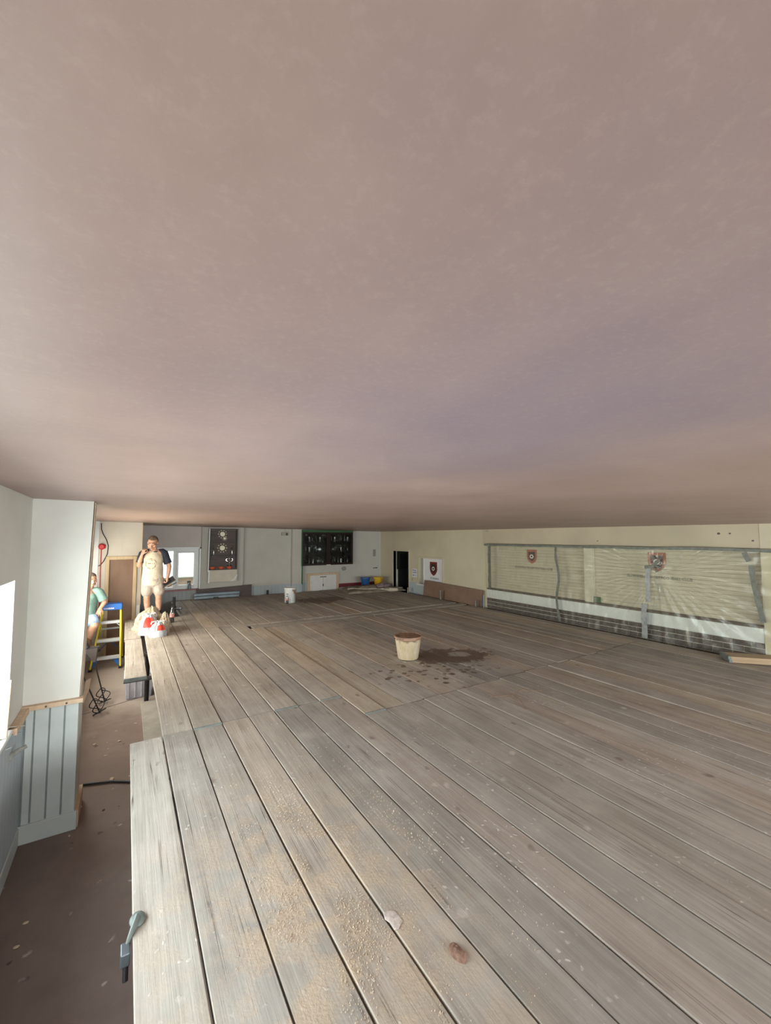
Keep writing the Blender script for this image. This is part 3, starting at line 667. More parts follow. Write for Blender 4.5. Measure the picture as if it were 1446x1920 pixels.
# ------------------------------------------------------------------ scaffold deck
sd = thing('scaffold_deck', 'wide scaffold platform of weathered grey boards filling the room', 'scaffold', (3.5, 6, 0))
kx = [(0,.067),(6,1.432),(10,2.328),(15,3.432),(23,5.179),(31,6.93)]
def edge(k):
    for (a,xa),(b,xb) in zip(kx, kx[1:]):
        if k <= b: return xa+(xb-xa)*(k-a)/(b-a)
PT = .038
def plank(x0, x1, y0, y1, dz=0, parent=sd, band=(0,0), gap=.004, skew=0):
    W = x1-x0-gap*2; L = y1-y0; e = .003; n = max(2, int(L/.35)); cx, cy = (x0+x1)/2, (y0+y1)/2
    prof = [(-W/2,-PT+e),(-W/2+e,-PT),(W/2-e,-PT),(W/2,-PT+e),(W/2,-e),(W/2-e,0),(-W/2+e,0),(-W/2,-e)]
    sd_ = rnd(0,99); vs = []; fs = []; cup = rnd(-.002,.002); tilt = rnd(-.012,.012)
    for i in range(n+1):
        y = -L/2+L*i/n; bow = .0035*noise.noise(Vector((y*.6, sd_, 0))); up = .004*noise.noise(Vector((y*.5, sd_, 5)))
        for (a, b) in prof:
            vs.append((a+bow+.0012*noise.noise(Vector((y*5,a*60,sd_))), y + (skew*a if i in (0,n) else 0), b+up+tilt*a))
    for i in range(n):
        for q in range(8): fs.append((i*8+q, i*8+(q+1)%8, (i+1)*8+(q+1)%8, (i+1)*8+q))
    fs.append(tuple(range(7,-1,-1))); fs.append(tuple(n*8+q for q in range(8)))
    m = MB().add(vs, fs).mesh('plank'); m.materials.append(M['plank'])
    o = bpy.data.objects.new('plank', m); C.objects.link(o); o.parent = parent
    o.location = Vector((cx, cy, DK+dz)) - parent.location
    for s_, on in ((-1, band[0]), (1, band[1])):
        if on:
            b = MB(); ya, yb = sorted((s_*(L/2-.007), s_*(L/2+.0025)))
            b.box(-W/2-.002, W/2+.002, ya, yb, -PT-.001, .0032)
            bm_ = b.mesh('end_band'); bm_.materials.append(M['band_end']); bo = bpy.data.objects.new('end_band', bm_); C.objects.link(bo); bo.parent = o
    return o
for k in range(31):
    a, b = edge(k), edge(k+1)
    g = .0048 if k < 5 else rnd(.0028,.005)
    near_end = (3.885+rnd(-.012,.012)) if k < 8 else (3.375+.014*(k-8)/3+rnd(-.012,.012))
    plank(a, b, -.10, near_end, rnd(-.004,.002), gap=g, skew=rnd(-.05,.05))
    if k >= 1:
        ms = near_end+rnd(.018,.024)
        raised = k in (2, 5, 7, 8)
        me = (8.0+rnd(-.03,.03)) if k < 8 else 7.50-.005*(k-8)+rnd(-.02,.02)
        plank(a, b, ms-(.03 if raised else 0), me,   .005 if raised else rnd(-.005,-.002), band=(1 if raised else 0, 0), gap=rnd(.0035,.006))
    if k >= 1:
        fs_ = 8.015+rnd(-.01,.02) if k < 8 else 7.85+rnd(-.01,.015)
        fe = 9.42 if k in (1,2,3) else 11.76+rnd(-.05,.03)
        plank(a, b, fs_, fe, rnd(-.003,.003), gap=rnd(.004,.0065))
        if k == 3: pass
plank(.025, .25, 5.62, 7.73, -.002, band=(1,0), gap=.004); plank(.015, .245, 7.745, 9.55, 0, gap=.004)
# cross board between the middle and the far bays
def cross(x0, x1, y, dz):
    o = plank(-.11, .11, -(x1-x0)/2, (x1-x0)/2, dz, gap=.003)
    o.rotation_euler = (0,0,PI/2); o.location = Vector(((x0+x1)/2, y, DK+dz)) - sd.location
cross(1.96, 4.4, 7.68, -.006); cross(4.42, 6.97, 7.65, -.006)
# the scaffold below
for X in (.33, 2.0, 3.7, 5.4, 6.78):
    for Y in (.5, 3.15, 7.25, 11.4):
        part('standard', MB().tube([(X,Y,0),(X,Y,.66)], .024, 10), M['tube'], sd, smooth=1)
for Y in (.5, 3.15, 4.15, 7.25, 8.3, 11.4): part('ledger', MB().tube([(.36 if Y < 8 else .95,Y,.686),(6.9,Y,.686)], .024, 10), M['tube'], sd, smooth=1)
for Y in (5.75, 6.9, 9.3): part('ledger', MB().tube([(.02,Y,.686),(6.9,Y,.686)], .024, 10), M['tube'], sd, smooth=1)
for Y in (7.0,): part('standard', MB().tube([(.31,Y,0),(.31,Y,.70)], .03, 10), M['iron'], sd, smooth=1)
# standards whose tops stand above the boards
for X, Y, zt in ((.86,9.56,1.13),(3.395,11.72,.87),(6.955,8.5,.97),(6.955,7.22,.88),(6.97,10.0,.89)):
    if X > 1: 
        part('standard', MB().tube([(X,Y,0),(X,Y,zt)], .026 if X > 5 else .03, 12), M['tube'] if X > 5 else M['iron'], sd, smooth=1)
    else:
        p_ = part('standard', MB().tube([(X,Y,0),(X,Y,zt)], .026, 12), M['iron'], sd, smooth=1)
        cpl = MB().tube([(X,Y,.86),(X,Y,.94)], .045, 12); part('coupler', cpl, M['iron'], p_, smooth=1)
        part('coupler_bolt', MB().tube([(X+.03,Y-.03,.90),(X+.14,Y-.05,.90)], .012, 8).ell((X+.12,Y-.05,.90),(.03,.02,.03)), M['steel'], p_, smooth=1)
        part('coupler_arm', MB().tube([(X-.09,Y,.885),(X+.10,Y-.02,.885)], .018, 8).bar((X+.07,Y-.03,.88),(X+.13,Y-.05,.79),.03,.02), M['iron'], p_, smooth=1)

# two spare boards stacked at the right-hand edge
def spare(label, dz, off):
    c0 = Vector((6.90+off, 2.47, DK+dz)); th = math.radians(41.6)
    L, W = .56, .225; mb = MB(); mb.box(0, W, 0, L, 0, PT)
    t = thing('spare_scaffold_board', label, 'board', (6.72+off, 2.43, DK+dz), -PI+th, group='spare boards by the bar')
    b = MB(); b.prism([(.0,.0),(W,0),(W,L),(0,L)], lambda a,q,d: (a, q, d), 0, PT); part('plank', b, m_wood('spare_board_timber', (.34,.24,.15), (.46,.34,.22), (12,1,12)) if 'spare_board_timber' not in bpy.data.materials else bpy.data.materials['spare_board_timber'], t, local=True, bevel=.003)
    part('end_band', MB().box(-.003, W+.003, -.003, .03, -.001, PT+.002), M['band_end'], t, local=True)
    return t
s1 = spare('lower of two short spare boards stacked by the bar', .005, .03)
s2 = spare('upper of two short spare boards stacked by the bar', .005+PT+.004, 0)

# trodden plaster crumbs on the near boards
cr = MB()
for i in range(9000):
    u = random.gauss(0,.33); v = random.gauss(0,.46); x, y = .78+u+.18*v, 1.72+v
    if x < .31 or y < .5: continue
    if noise.noise(Vector((x*5,y*3,0))) < -.02: continue
    fr_ = None
    for k in range(12):
        if abs(x-edge(k)) < .012: fr_ = 1
    if fr_: continue
    r_ = rnd(.0009,.0030)*(1.8 if random.random() < .04 else 1); z = DK+.002
    q = [(x+r_*math.cos(a+i),y+r_*math.sin(a+i),z-.003) for a in (0,2.1,4.2)]
    cr.add(q+[(x+rnd(-.3,.3)*r_,y+rnd(-.3,.3)*r_,z+r_*.9)], [(0,1,3),(1,2,3),(2,0,3),(0,2,1)])
solo('plaster_crumbs', cr, M['crumb'], 'sandy plaster crumbs scattered over the nearest boards', 'crumbs', kind='stuff', loc=(.8,1.7,DK))
def lump(x, y, s, label, mat, h=.4, n=11, z=DK+.002):
    mb = MB(); vs = []
    for i in range(7):
        t_ = i/6*PI/2
        for k in range(n):
            a = 2*PI*k/n; rr = s*math.cos(t_)*(1+.45*noise.noise(Vector((math.cos(a)*2,math.sin(a)*2,x*9))))
            vs.append((x+rr*math.cos(a)*.6, y+rr*math.sin(a), z+s*h*math.sin(t_)*(1+.5*noise.noise(Vector((a*3,t_*3,y))))))
    fs = [(i*n+k, i*n+(k+1)%n, (i+1)*n+(k+1)%n, (i+1)*n+k) for i in range(6) for k in range(n)]
    mb.add(vs, fs); return solo('plaster_lump', mb, mat, label, 'plaster', smooth=1)
lump(1.13, 1.30, .045, 'reddish lump of dried plaster on the nearest boards', simple('reddish_plaster', (.26,.15,.11), .9, 0, .3, 60, .8))
lump(1.00, 1.55, .05, 'pale smear of plaster beside the reddish lump', simple('pale_plaster', (.55,.47,.43), .9, 0, .2, 50, .5), .1)
wr = []
for i in range(14): wr.append((3.1+.045*i, 3.05-.11*abs(math.sin(i*.33))*(i/8), DK+.006+.012*abs(math.sin(i*1.1))))
solo('wire_offcut', MB().tube(wr, .003, 6).tube([(3.38,3.02,DK+.006),(3.32,2.85,DK+.012),(3.2,2.68,DK+.006)], .003, 6), M['rust'], 'rusty twisted wire lying on the boards right of the bucket', 'wire', smooth=1)

# clip hooked over the edge of the nearest board
t = thing('board_clip', 'grey metal board clip hooked over the edge of the nearest board', 'clip', (.06, 1.98, DK))
cl = MB(); cl.ell((.088,2.105,DK+.008),(.030,.040,.015),14,8); cl.tube([(.086,2.10,DK+.010),(.074,2.065,DK+.012),(.062,2.04,DK+.004),(.050,2.025,DK-.03)], [.026,.020,.015,.016], 12, True, .55)
part('strap', cl, M['band_end'], t, smooth=1)
part('bracket', MB().box(.030,.062,1.975,2.035,DK-.055,DK-.006), M['steel'], t, bevel=.004)
part('bolt', MB().tube([(.048,1.99,DK-.05),(.048,1.97,DK-.10)], .010, 8), M['iron'], t, smooth=1)

# ------------------------------------------------------------------ buckets, tubs, bottles
def bucket(name, label, x, y, z, rb, rt, h, mat, inner, rim=.010, handle=True, hm=None):
    t = thing(name, label, 'bucket', (x,y,z)); w_ = .005
    part('body', MB().lathe([(0,0),(rb*.96,0),(rb,.008),(rb+(rt-rb)*.9,h*.9),(rt,h),(rt-w_,h),(rb+(rt-rb)*.9-w_,h*.9),(rb-w_,.02),(0,.02)], (x,y,z), 36), mat, t, smooth=1)
    rt2 = rb+(rt-rb)*.93
    part('rim', MB().lathe([(rt2,h*.90),(rt2+rim,h*.90),(rt+rim,h*1.0),(rt+rim*.6,h+.006),(rt-.004,h+.006),(rt-.006,h)], (x,y,z), 36), hm or mat, t, smooth=1)
    if inner: part('contents', MB().lathe([(0,h*.55),(rb+(rt-rb)*.5-.006,h*.56),(rb+(rt-rb)*.8-.006,h*.84),(rt-.008,h*.97),(rt-.014,h*.97),(rb+(rt-rb)*.5-.02,h*.6),(0,h*.57)], (x,y,z), 30), inner, t, smooth=1)
    if handle:
        part('handle', MB().tube([(x+(rt+.012)*math.cos(a), y+(rt+.012)*math.sin(a), z+h*.93-.035*math.sin(a2)) for a, a2 in [(PI*.95+PI*.9*i/14*-1, PI*i/14) for i in range(15)]], .004, 6), M['iron'], t, smooth=1)
    return t
bucket('builders_bucket', 'cream builders bucket with plaster-stained rim on the boards by a wet stain', 3.22, 4.62, DK+.003, .135, .178, .29, M['bucket'], M['bucket_in'], .008, True, simple('stained_rim', (.26,.155,.10), .6, 0, .5, 14))
bucket('white_tub', 'tall white tub with brown splashes standing on the far boards', 3.45, 10.0, DK, .125, .138, .36, M['tub'], M['bucket_in'], .006, False)
sp = MB()
for (a, z, L, wd) in ((-1.2,.31,.09,.02),(-1.0,.30,.14,.016),(-.85,.28,.07,.022),(-1.45,.33,.05,.02),(-.7,.32,.10,.015)):
    r_ = .137; p0 = (3.45+r_*math.cos(a), 10+r_*math.sin(a), DK+z); p1 = (3.45+(r_-.002)*math.cos(a+.1), 10+(r_-.002)*math.sin(a+.1), DK+z-L); sp.tube([p0, p1], [wd, wd*.4], 8, True, .3)
solo('plaster_splash', sp, M['splash'], 'brown plaster drips down the side of the white tub', 'splash', smooth=1)
bucket('blue_bucket', 'blue plastic bucket on the dust sheet in the far corner', 6.33, 11.38, .86, .115, .15, .24, M['bblue'], M['bucket_in'])
bucket('yellow_bucket', 'yellow plastic bucket on the dust sheet in the far corner', 6.74, 11.3, .86, .11, .14, .235, M['byellow'], M['bucket_in'])
def bottle(label, x, y, z, s, liq, lab, cat='bottle', fill=.5):
    t = thing('drink_bottle', label, cat, (x,y,z))
    pr = [(0,0),(.034,0),(.037,.012),(.035,.05),(.031,.08),(.036,.12),(.034,.16),(.022,.205),(.013,.225),(.013,.245)]
    part('bottle_body', MB().lathe([(a*s,b*s) for a,b in pr], (x,y,z), 18), M['clear'], t, smooth=1)
    part('drink', MB().lathe([(0,.004*s),(.031*s,.004*s),(.034*s,.014*s),(.032*s,.05*s),(.029*s,.08*s),(.032*s,.245*s*fill),(0,.245*s*fill)], (x,y,z), 18), liq, t, smooth=1)
    part('bottle_label', MB().lathe([(.0365*s,.085*s),(.037*s,.095*s),(.0375*s,.13*s),(.0365*s,.145*s)], (x,y,z), 18), lab, t, smooth=1)
    part('cap', MB().lathe([(.0145*s,.24*s),(.0145*s,.262*s),(0,.262*s)], (x,y,z), 14), M['black'], t, smooth=1)
bottle('half-full cola bottle standing on the boards beside the carrier bag', .77, 8.86, DK, 1.15, M['cola'], M['label'], fill=.52)
bottle('small clear bottle with dark drink beside the white tub', 3.33, 9.86, DK, .9, M['cola'], M['label'], fill=.3)

# storage box under the boards
t = thing('storage_box', 'clear plastic storage box on the floor under the left boards', 'box', (.17, 7.35, 0))
bx = MB(); bx.prism([(.06,0),(.38,0),(.41,.30),(.04,.30)], lambda a,b,d: (a, d, b), 7.2, 7.62); bx.f = [f for f in bx.f]
part('box_body', bx, M['crate'], t, bevel=.012)
part('rim', MB().box(.03,.425,7.185,7.635,.295,.315), M['crate_rim'], t, bevel=.004)
for k in range(4): part('rib', MB().bar((.09+k*.08,7.195,.02),(.09+k*.08,7.19,.29),.018,.008,(0,1,0)), M['crate_rim'], t)
solo('grey_slab', MB().box(.24, .75, 5.5, 6.95, 0, .022), simple('grey_board', (.30,.275,.245), .8), 'grey board lying on the floor under the left boards', 'board', bevel=.004)

# carrier bags and towel on the boards
def blob(cx, cy, z, rx, ry, h, sd_, amp=.22, seg=40, rings=18, lean=(0,0), pinch=.5):
    vs = []; fs = []
    for i in range(rings+1):
        v = i/rings
        rad = (1-.06*v if v < .35 else (1-.06*.35)*(1-((v-.35)/.65)**1.6*(1-pinch*.35)))
        if i == rings: rad *= .05
        for k in range(seg):
            a = 2*PI*k/seg; nn = noise.noise(Vector((math.cos(a)*2.2+sd_, math.sin(a)*2.2, v*2.2))) + .5*noise.noise(Vector((math.cos(a)*6+sd_, math.sin(a)*6, v*5)))
            q = rad*(1+amp*nn)
            vs.append((cx+rx*q*math.cos(a)+lean[0]*v, cy+ry*q*math.sin(a)+lean[1]*v, z+h*v*(1+.10*nn*(v>.3))))
    for i in range(rings):
        for k in range(seg): fs.append((i*seg+k, i*seg+(k+1)%seg, (i+1)*seg+(k+1)%seg, (i+1)*seg+k))
    fs.append(tuple(range(seg-1,-1,-1)))
    return MB().add(vs, fs)
def bag(label, cx, cy, rx, ry, h, sd_, red):
    t = thing('carrier_bag', label, 'bag', (cx,cy,DK)); b = blob(cx, cy, DK+.001, rx, ry, h, sd_, .16)
    bd = part('bag_body', b, M['bag'], t, smooth=70)
    # red printed panel follows the front of the bag
    seg, rings = 40, 18; pn = MB(); vs = []; fs = []
    i0, i1, k0_, k1_ = red; nn = 0
    for i in range(i0, i1+1):
        for k in range(k0_, k1_+1):
            p = Vector(b.v[i*seg+(k % seg)]); c_ = Vector((cx,cy,p.z)); vs.append(p+(p-c_).normalized()*.004)
    wn = k1_-k0_+1
    for i in range(i1-i0):
        for k in range(wn-1): fs.append((i*wn+k, i*wn+k+1, (i+1)*wn+k+1, (i+1)*wn+k))
    pn.add(vs, fs); part('print_panel', pn, M['bagred'], t, smooth=70, label='red printed panel')
    for s_ in (-1, 1):
        part('handle', MB().tube([(cx+s_*.05-.05,cy,DK+h*.86),(cx+s_*.06-.03,cy-.03,DK+h*1.02),(cx+s_*.06+.03,cy-.03,DK+h*1.03),(cx+s_*.05+.06,cy,DK+h*.86)], [.018,.014,.014,.018], 8, True, .35), M['bag'], t, smooth=1)
    return t
bag('white carrier bag with red panel, the taller rear one at the man’s feet'.replace('’', "'"), .36, 8.02, .155, .15, .33, 3, (7, 15, 26, 33))
bag('white carrier bag with red panel, the shorter one in front', .475, 7.74, .125, .11, .24, 8, (8, 14, 29, 36))
tw = blob(.40, 8.30, DK+.001, .23, .16, .40, 15, .4)
solo('heaped_towel', tw, M['knit'], 'cream heaped towel behind the carrier bags', 'towel', smooth=70)
tw = blob(.585, 8.0, DK+.001, .085, .12, .33, 21, .35)
solo('heaped_towel', tw, M['knit'], 'small folded cream towel right of the carrier bags', 'towel', smooth=70)

# ------------------------------------------------------------------ far wall fittings
CY = YF-.17
cx0, cz0 = F(4.54,1.475,CY); cx1, cz1 = F(6.27,2.56,CY)
tc = thing('trophy_cabinet', 'dark glazed wall cabinet full of silver trophies on the far wall', 'cabinet', ((cx0+cx1)/2, CY, cz0))
part('carcass', MB().box(cx0,cx1,YF-.02,YF,cz0,cz1).box(cx0,cx0+.03,CY+.02,YF-.02,cz0,cz1).box(cx1-.03,cx1,CY+.02,YF-.02,cz0,cz1).box(cx0+.03,cx1-.03,CY+.02,YF-.02,cz0,cz0+.035).box(cx0+.03,cx1-.03,CY+.02,YF-.02,cz1-.10,cz1), M['cab'], tc)
part('back_panel', MB().box(cx0+.03,cx1-.03,YF-.026,YF-.02,cz0+.03,cz1-.1), M['cabback'], tc)
hsh = [cz0+.035, cz0+.39, cz0+.70]
for z in hsh[1:]: part('shelf', MB().box(cx0+.03,cx1-.03,CY+.04,YF-.02,z-.014,z), M['cabback'], tc)
mid = (cx0+cx1)/2
for a, b in ((cx0+.005, mid-.004), (mid+.004, cx1-.005)):
    d = part('door', MB().box(a,a+.055,CY,CY+.02,cz0,cz1-.06).box(b-.055,b,CY,CY+.02,cz0,cz1-.06).box(a+.055,b-.055,CY,CY+.02,cz0,cz0+.06).box(a+.055,b-.055,CY,CY+.02,cz1-.12,cz1-.06), M['cab'], tc, bevel=.003)
    part('pane', MB().box(a+.055,b-.055,CY+.006,CY+.012,cz0+.06,cz1-.12), M['cabglass'], d)
part('catch', MB().box(mid-.07,mid+.07,CY-.012,CY,cz0-.005,cz0+.018), M['silver'], tc)
part('masking_edge', MB().box(cx0-.02,cx0,CY-.005,YF,cz0,cz1).box(cx0,cx1,CY-.006,CY+.0,cz1-.06,cz1), M['green'], tc)
cupP = [(0,0),(.05,0),(.05,.03),(.03,.035),(.012,.06),(.01,.10),(.03,.12),(.055,.16),(.06,.22),(.055,.22),(.05,.165),(0,.13)]
def trophy(kind, x, y, z, s, label):
    t = thing('trophy', label, 'trophy', (x,y,z), group='trophies in the dark wall cabinet')
    if kind == 0:
        part('cup', MB().lathe([(a*s,b*s) for a,b in cupP[2:]], (0,0,0), 14), M['silver'], t, smooth=1, local=True)
        part('plinth', MB().lathe([(.05*s,0),(.05*s,.03*s),(0,.03*s)], (0,0,0), 14), M['black'], t, local=True)
        for e in (-1,1): part('handle', MB().tube([(e*.055*s,0,.20*s),(e*.085*s,0,.19*s),(e*.085*s,0,.15*s),(e*.045*s,0,.13*s)], .005*s, 6), M['silver'], t, smooth=1, local=True)
    elif kind == 1:
        part('tankard', MB().lathe([(0,0),(.05*s,0),(.048*s,.02*s),(.042*s,.10*s),(.045*s,.15*s),(.04*s,.15*s),(.038*s,.02*s),(0,.02*s)], (0,0,0), 14), M['silver'], t, smooth=1, local=True)
        part('handle', MB().tube([(.043*s,0,.13*s),(.08*s,0,.12*s),(.08*s,0,.05*s),(.045*s,0,.03*s)], .006*s, 6), M['silver'], t, smooth=1, local=True)
    elif kind == 2:
        part('column', MB().lathe([(.016*s,.03*s),(.010*s,.10*s),(.016*s,.17*s),(.03*s,.19*s),(.012*s,.22*s),(.02*s,.25*s),(0,.27*s)], (0,0,0), 12), M['silver'], t, smooth=1, local=True)
        part('plinth', MB().box(-.04*s,.04*s,-.03*s,.03*s,0,.035*s), M['black'], t, local=True)
    else:
        part('dish', MB().ell((0,.02,.085*s),(.08*s,.012*s,.08*s),16,8), M['silver'], t, smooth=1, local=True)
        part('stand', MB().box(-.04*s,.04*s,-.02*s,.03*s,0,.012*s), M['black'], t, local=True)
    return t
protos = {}
kinds = [0,2,1,0,3,2, 1,0,2,3,0,1]
shl = ['bottom','middle','top']
knm = ['silver cup','silver tankard','slim silver figure trophy','round silver dish']
for si, z in enumerate(hsh):
    for di, (a, b) in enumerate(((cx0+.09, mid-.08), (mid+.08, cx1-.09))):
        n = 6
        for i in range(n):
            kd = kinds[(i+si*5+di*3) % 12]; x = a+(b-a)*(i+.5)/n; y = CY+.085+(.02 if i % 2 else 0); lab = '%s, %s on %s shelf, %s door of dark cabinet' % (knm[kd], ['first','second','third','fourth','fifth','sixth'][i], shl[si], ['left','right'][di])
            if kd in protos: dup(protos[kd], None, (x,y,z), lab, rnd(-.5,.5))
            else: protos[kd] = trophy(kd, x, y, z, 1.0, lab)
# trophy shelf unit with plaques
UY = YF-.16; PYL = YF-.10
ux0, uz0 = F(1.90,1.455,UY-.03); ux1, uz1 = F(2.645,2.575,UY-.03)
un = thing('display_unit', 'dark open shelf unit with round plaques on the far wall beside the window', 'shelf unit', ((ux0+ux1)/2, UY, uz0))
part('carcass', MB().box(ux0,ux0+.025,UY-.03,PYL,uz0,uz1).box(ux1-.03,ux1,UY-.03,PYL,uz0,uz1).box(ux0+.025,ux1-.03,UY-.03,PYL,uz1-.03,uz1).box(ux0+.025,ux1-.03,UY-.03,PYL,uz0,uz0+.02), M['shelfwood'], un)
for k in range(3):
    za, zb = uz0+.02+(uz1-uz0-.05)*k/3, uz0+.02+(uz1-uz0-.05)*(k+1)/3
    part('back_panel', MB().box(ux0+.025,ux1-.03,PYL-.012,PYL,za+.004,zb-.004), M['shelfwood'], un)
    if k: part('shelf', MB().box(ux0+.025,ux1-.03,UY-.01,PYL-.012,za-.008,za+.008), M['shelfwood'], un)
part('edge_strip', MB().bar((ux0-.012,UY-.03,uz0-.05),(ux0+.004,UY-.03,uz1),.02,.02,(0,1,0)), M['upvc'], un)
def plaque(label, X, z, r):
    x, zz = F(X,z,PYL-.05); t = thing('round_plaque', label, 'plaque', (x,PYL-.025,zz), group='plaques in the shelf unit')
    fn = lambda ra: [(ra*math.cos(2*PI*k/18), ra*math.sin(2*PI*k/18)) for k in range(18)]
    mp = lambda y_: (lambda a,b,d: (x+a, y_-d, zz+b))
    part('back_disc', MB().prism(fn(r*.72), mp(PYL-.012), 0, .012), M['crestdark'], t)
    part('centre_shield', MB().prism(fn(r*.55), mp(PYL-.022), 0, .010), M['plaque'], t, bevel=.003)
    n = 10
    for k in range(n):
        a = 2*PI*k/n; c_ = (x+r*.88*math.cos(a), PYL-.024, zz+r*.88*math.sin(a))
        part('small_shield', MB().ell(c_, (r*.17,.010,r*.17), 8, 6), M['plaque'], t, smooth=1)
plaque('round pale plaque on the top shelf of the shelf unit', 2.24, 2.43, .115)
plaque('round pale plaque on the middle shelf of the shelf unit', 2.24, 2.05, .125)
plaque('smallest round plaque, below the top plaque of the shelf unit', 2.30, 2.31, .065)
for i, (X, lab) in enumerate(((1.99,'first orange bowl from the window on the shelf unit'),(2.22,'middle orange bowl of the three on the shelf unit'),(2.43,'orange bowl furthest from the window on the shelf unit'))):
    x, _ = F(X,1,UY); o = solo('orange_bowl', MB().lathe([(0,0),(.05,0),(.07,.03),(.075,.065),(.07,.065),(.06,.03),(0,.012)], (x,UY-.03+.055,uz0+.02), 18), M['orange'], lab, 'bowl', smooth=1, group='orange bowls on the shelf unit')
dup(protos[0], None, (F(2.47,1,UY)[0]-.03, UY+.045, uz0+.085), 'small silver cup standing in an orange bowl of the shelf unit')
dup(protos[2], None, (F(2.02,1,UY)[0], UY+.02, uz0+.02+(uz1-uz0-.05)/3+.008), 'slim figure trophy left of the middle plaque on the shelf unit')
dup(protos[2], None, (F(2.50,1,UY)[0], UY+.02, uz0+.02+(uz1-uz0-.05)/3+.008), 'slim figure trophy right of the middle plaque on the shelf unit')
t = thing('shelf_box', 'white boxed ledge wrapped in torn lining paper under the shelf unit', 'ledge', ((ux0+ux1)/2, UY, 1.13))
bx0, bz0 = F(1.92,1.135,UY-.05)
part('box', MB().box(bx0, ux1-.01, UY-.05, PYL, bz0, uz0-.002), M['papertrim'], t, bevel=.004)
pp = MB().prism([(0,0),(.10,.0),(.16,.06),(.20,.14),(.20,.18),(.17,.16),(.12,.07),(.05,.03)], lambda a,b,d: (ux1-.20+a, UY-.055-.004*math.sin(a*40)-d, bz0+b), 0, .003)
part('torn_paper', pp, M['paper'], t, label='torn edge of white paper')
part('torn_paper', MB().bar((bx0-.015,UY-.05,bz0-.02),(bx0-.005,UY-.05,uz0),.03,.01,(0,1,0)), M['upvc'], t)
# sensor box with conduit
sx0, sz0 = F(3.99,2.40,YF-.03)
t = thing('wall_sensor_box', 'small grey box with a conduit to the ceiling on the far wall', 'sensor', (sx0, YF, sz0))
part('box', MB().box(sx0-.10,sx0+.10,YF-.06,YF,sz0-.01,sz0+.09), M['recess'], t, bevel=.005)
part('lens', MB().box(sx0+.02,sx0+.07,YF-.075,YF-.06,sz0+.0,sz0+.07), M['nosing'], t, bevel=.003)
part('conduit', MB().box(sx0-.012,sx0+.012,YF-.025,YF,sz0+.09,2.585), M['wall_far'], t)
# low cupboard hatch
hx0, hz1 = F(4.74,1.235,YF-.04); hx1, _ = F(5.74,1.2,YF-.04)
t = thing('wall_cupboard', 'low white double-door cupboard with a wooden frame under the trophies', 'cupboard', ((hx0+hx1)/2, YF, .3))
part('frame', MB().box(hx0-.03,hx0+.05,YF-.05,YF,.3,hz1).box(hx1-.06,hx1+.02,YF-.05,YF,.3,hz1).box(hx0+.05,hx1-.06,YF-.05,YF,hz1-.055,hz1), M['rail'], t, bevel=.004)
hm = (hx0+hx1)/2-.01
for a, b in ((hx0+.05,hm-.004),(hm+.004,hx1-.06)):
    d = part('door', MB().box(a,b,YF-.035,YF-.012,.3,hz1-.06), M['white'], t, bevel=.003)
part('catch', MB().box(hm-.10,hm+.10,YF-.05,YF-.035,hz1-.125,hz1-.105), M['iron'], t)
part('lock', MB().box(hm-.012,hm+.012,YF-.05,YF-.035,.86,.93), M['iron'], t)
# patches and marks
def patch(name, X, z, rx, rz, mat, label, cat='patch', seed=1):
    x, zz = F(X,z,YF); out = [(rx*math.cos(2*PI*k/16)*(1+.3*noise.noise(Vector((k*.9,seed,0)))), rz*math.sin(2*PI*k/16)*(1+.3*noise.noise(Vector((seed,k*.9,4))))) for k in range(16)]
    return solo(name, MB().prism(out, lambda a,b,d: (x+a,YF-d,zz+b), 0, .004), mat, label, cat)
patch('filler_patch', 5.94, 1.345, .085, .07, M['concrete'], 'grey rounded filler patch on the far wall below the cabinet', 'patch', 3)
x, zz = F(7.10,1.83,YF); solo('bare_plaster_patch', MB().box(x-.08,x+.02,YF-.004,YF,zz-.12,zz+.10), M['concrete'], 'bare oblong patch on the far wall right of the cabinet', 'patch')
x, zz = F(7.12,1.33,YF); solo('wall_hook', MB().box(x-.10,x+.06,YF-.03,YF,zz-.02,zz).box(x-.02,x+.04,YF-.036,YF-.03,zz-.012,zz+.012), M['nosing'], 'small dark hook plate on the far wall above the yellow bucket', 'hook')
solo('ceiling_vent_plate', MB().box(XR-.012,XR,7.02,7.11,2.475,2.515), M['recess'], 'small grey plate high on the right wall near the bar header', 'plate', bevel=.003)
for i, (y, z, s) in enumerate(((2.55,2.40,.02),(2.42,2.40,.014),(2.17,2.30,.014),(4.36,2.28,.012))):
    solo('screw_hole', MB().prism([(s*math.cos(k*PI/5),s*.8*math.sin(k*PI/5)) for k in range(10)], lambda a,b,d: (XR-.004-d, y+a, z+b), 0, .002), M['nosing'], ['dark oval hole in the bar header, second from its right end','small hole just right of the oval hole in the bar header','dark hole in the lower right corner of the bar header','dark hole near the middle of the bar header'][i], 'hole')
# brown board and steel channels at the far edge of the deck
bx0, bz = F(1.62,.96,YF-.14); bx1, bz1_ = F(3.05,1.01,YF-.14)
solo('brown_panel', MB().prism([(bx0,.3),(bx1,.3),(bx1,bz1_),(bx0,bz)], lambda a,b,d: (a, YF-.13+d, b), 0, .02), M['shelfwood'], 'dark brown panel standing against the far wall below the shelf unit', 'panel')
for i, (dy, dz, lab, a, b) in enumerate(((0,.0,'lower galvanised steel channel lying at the far deck edge',1.50,2.60),(.04,.07,'upper galvanised steel channel lying at the far deck edge',1.50,2.62))):
    y = YF-.28+dy; z = DK+.02+dz
    pr = [(0,0),(.05,0),(.05,.006),(.008,.008),(.008,.05),(.05,.052),(.05,.06),(0,.06)]
    solo('steel_channel', MB().prism(pr, lambda p,q,d: (d, y+p, z+q), a, b), M['steel'], lab, 'channel', group='steel channels at the far deck edge')
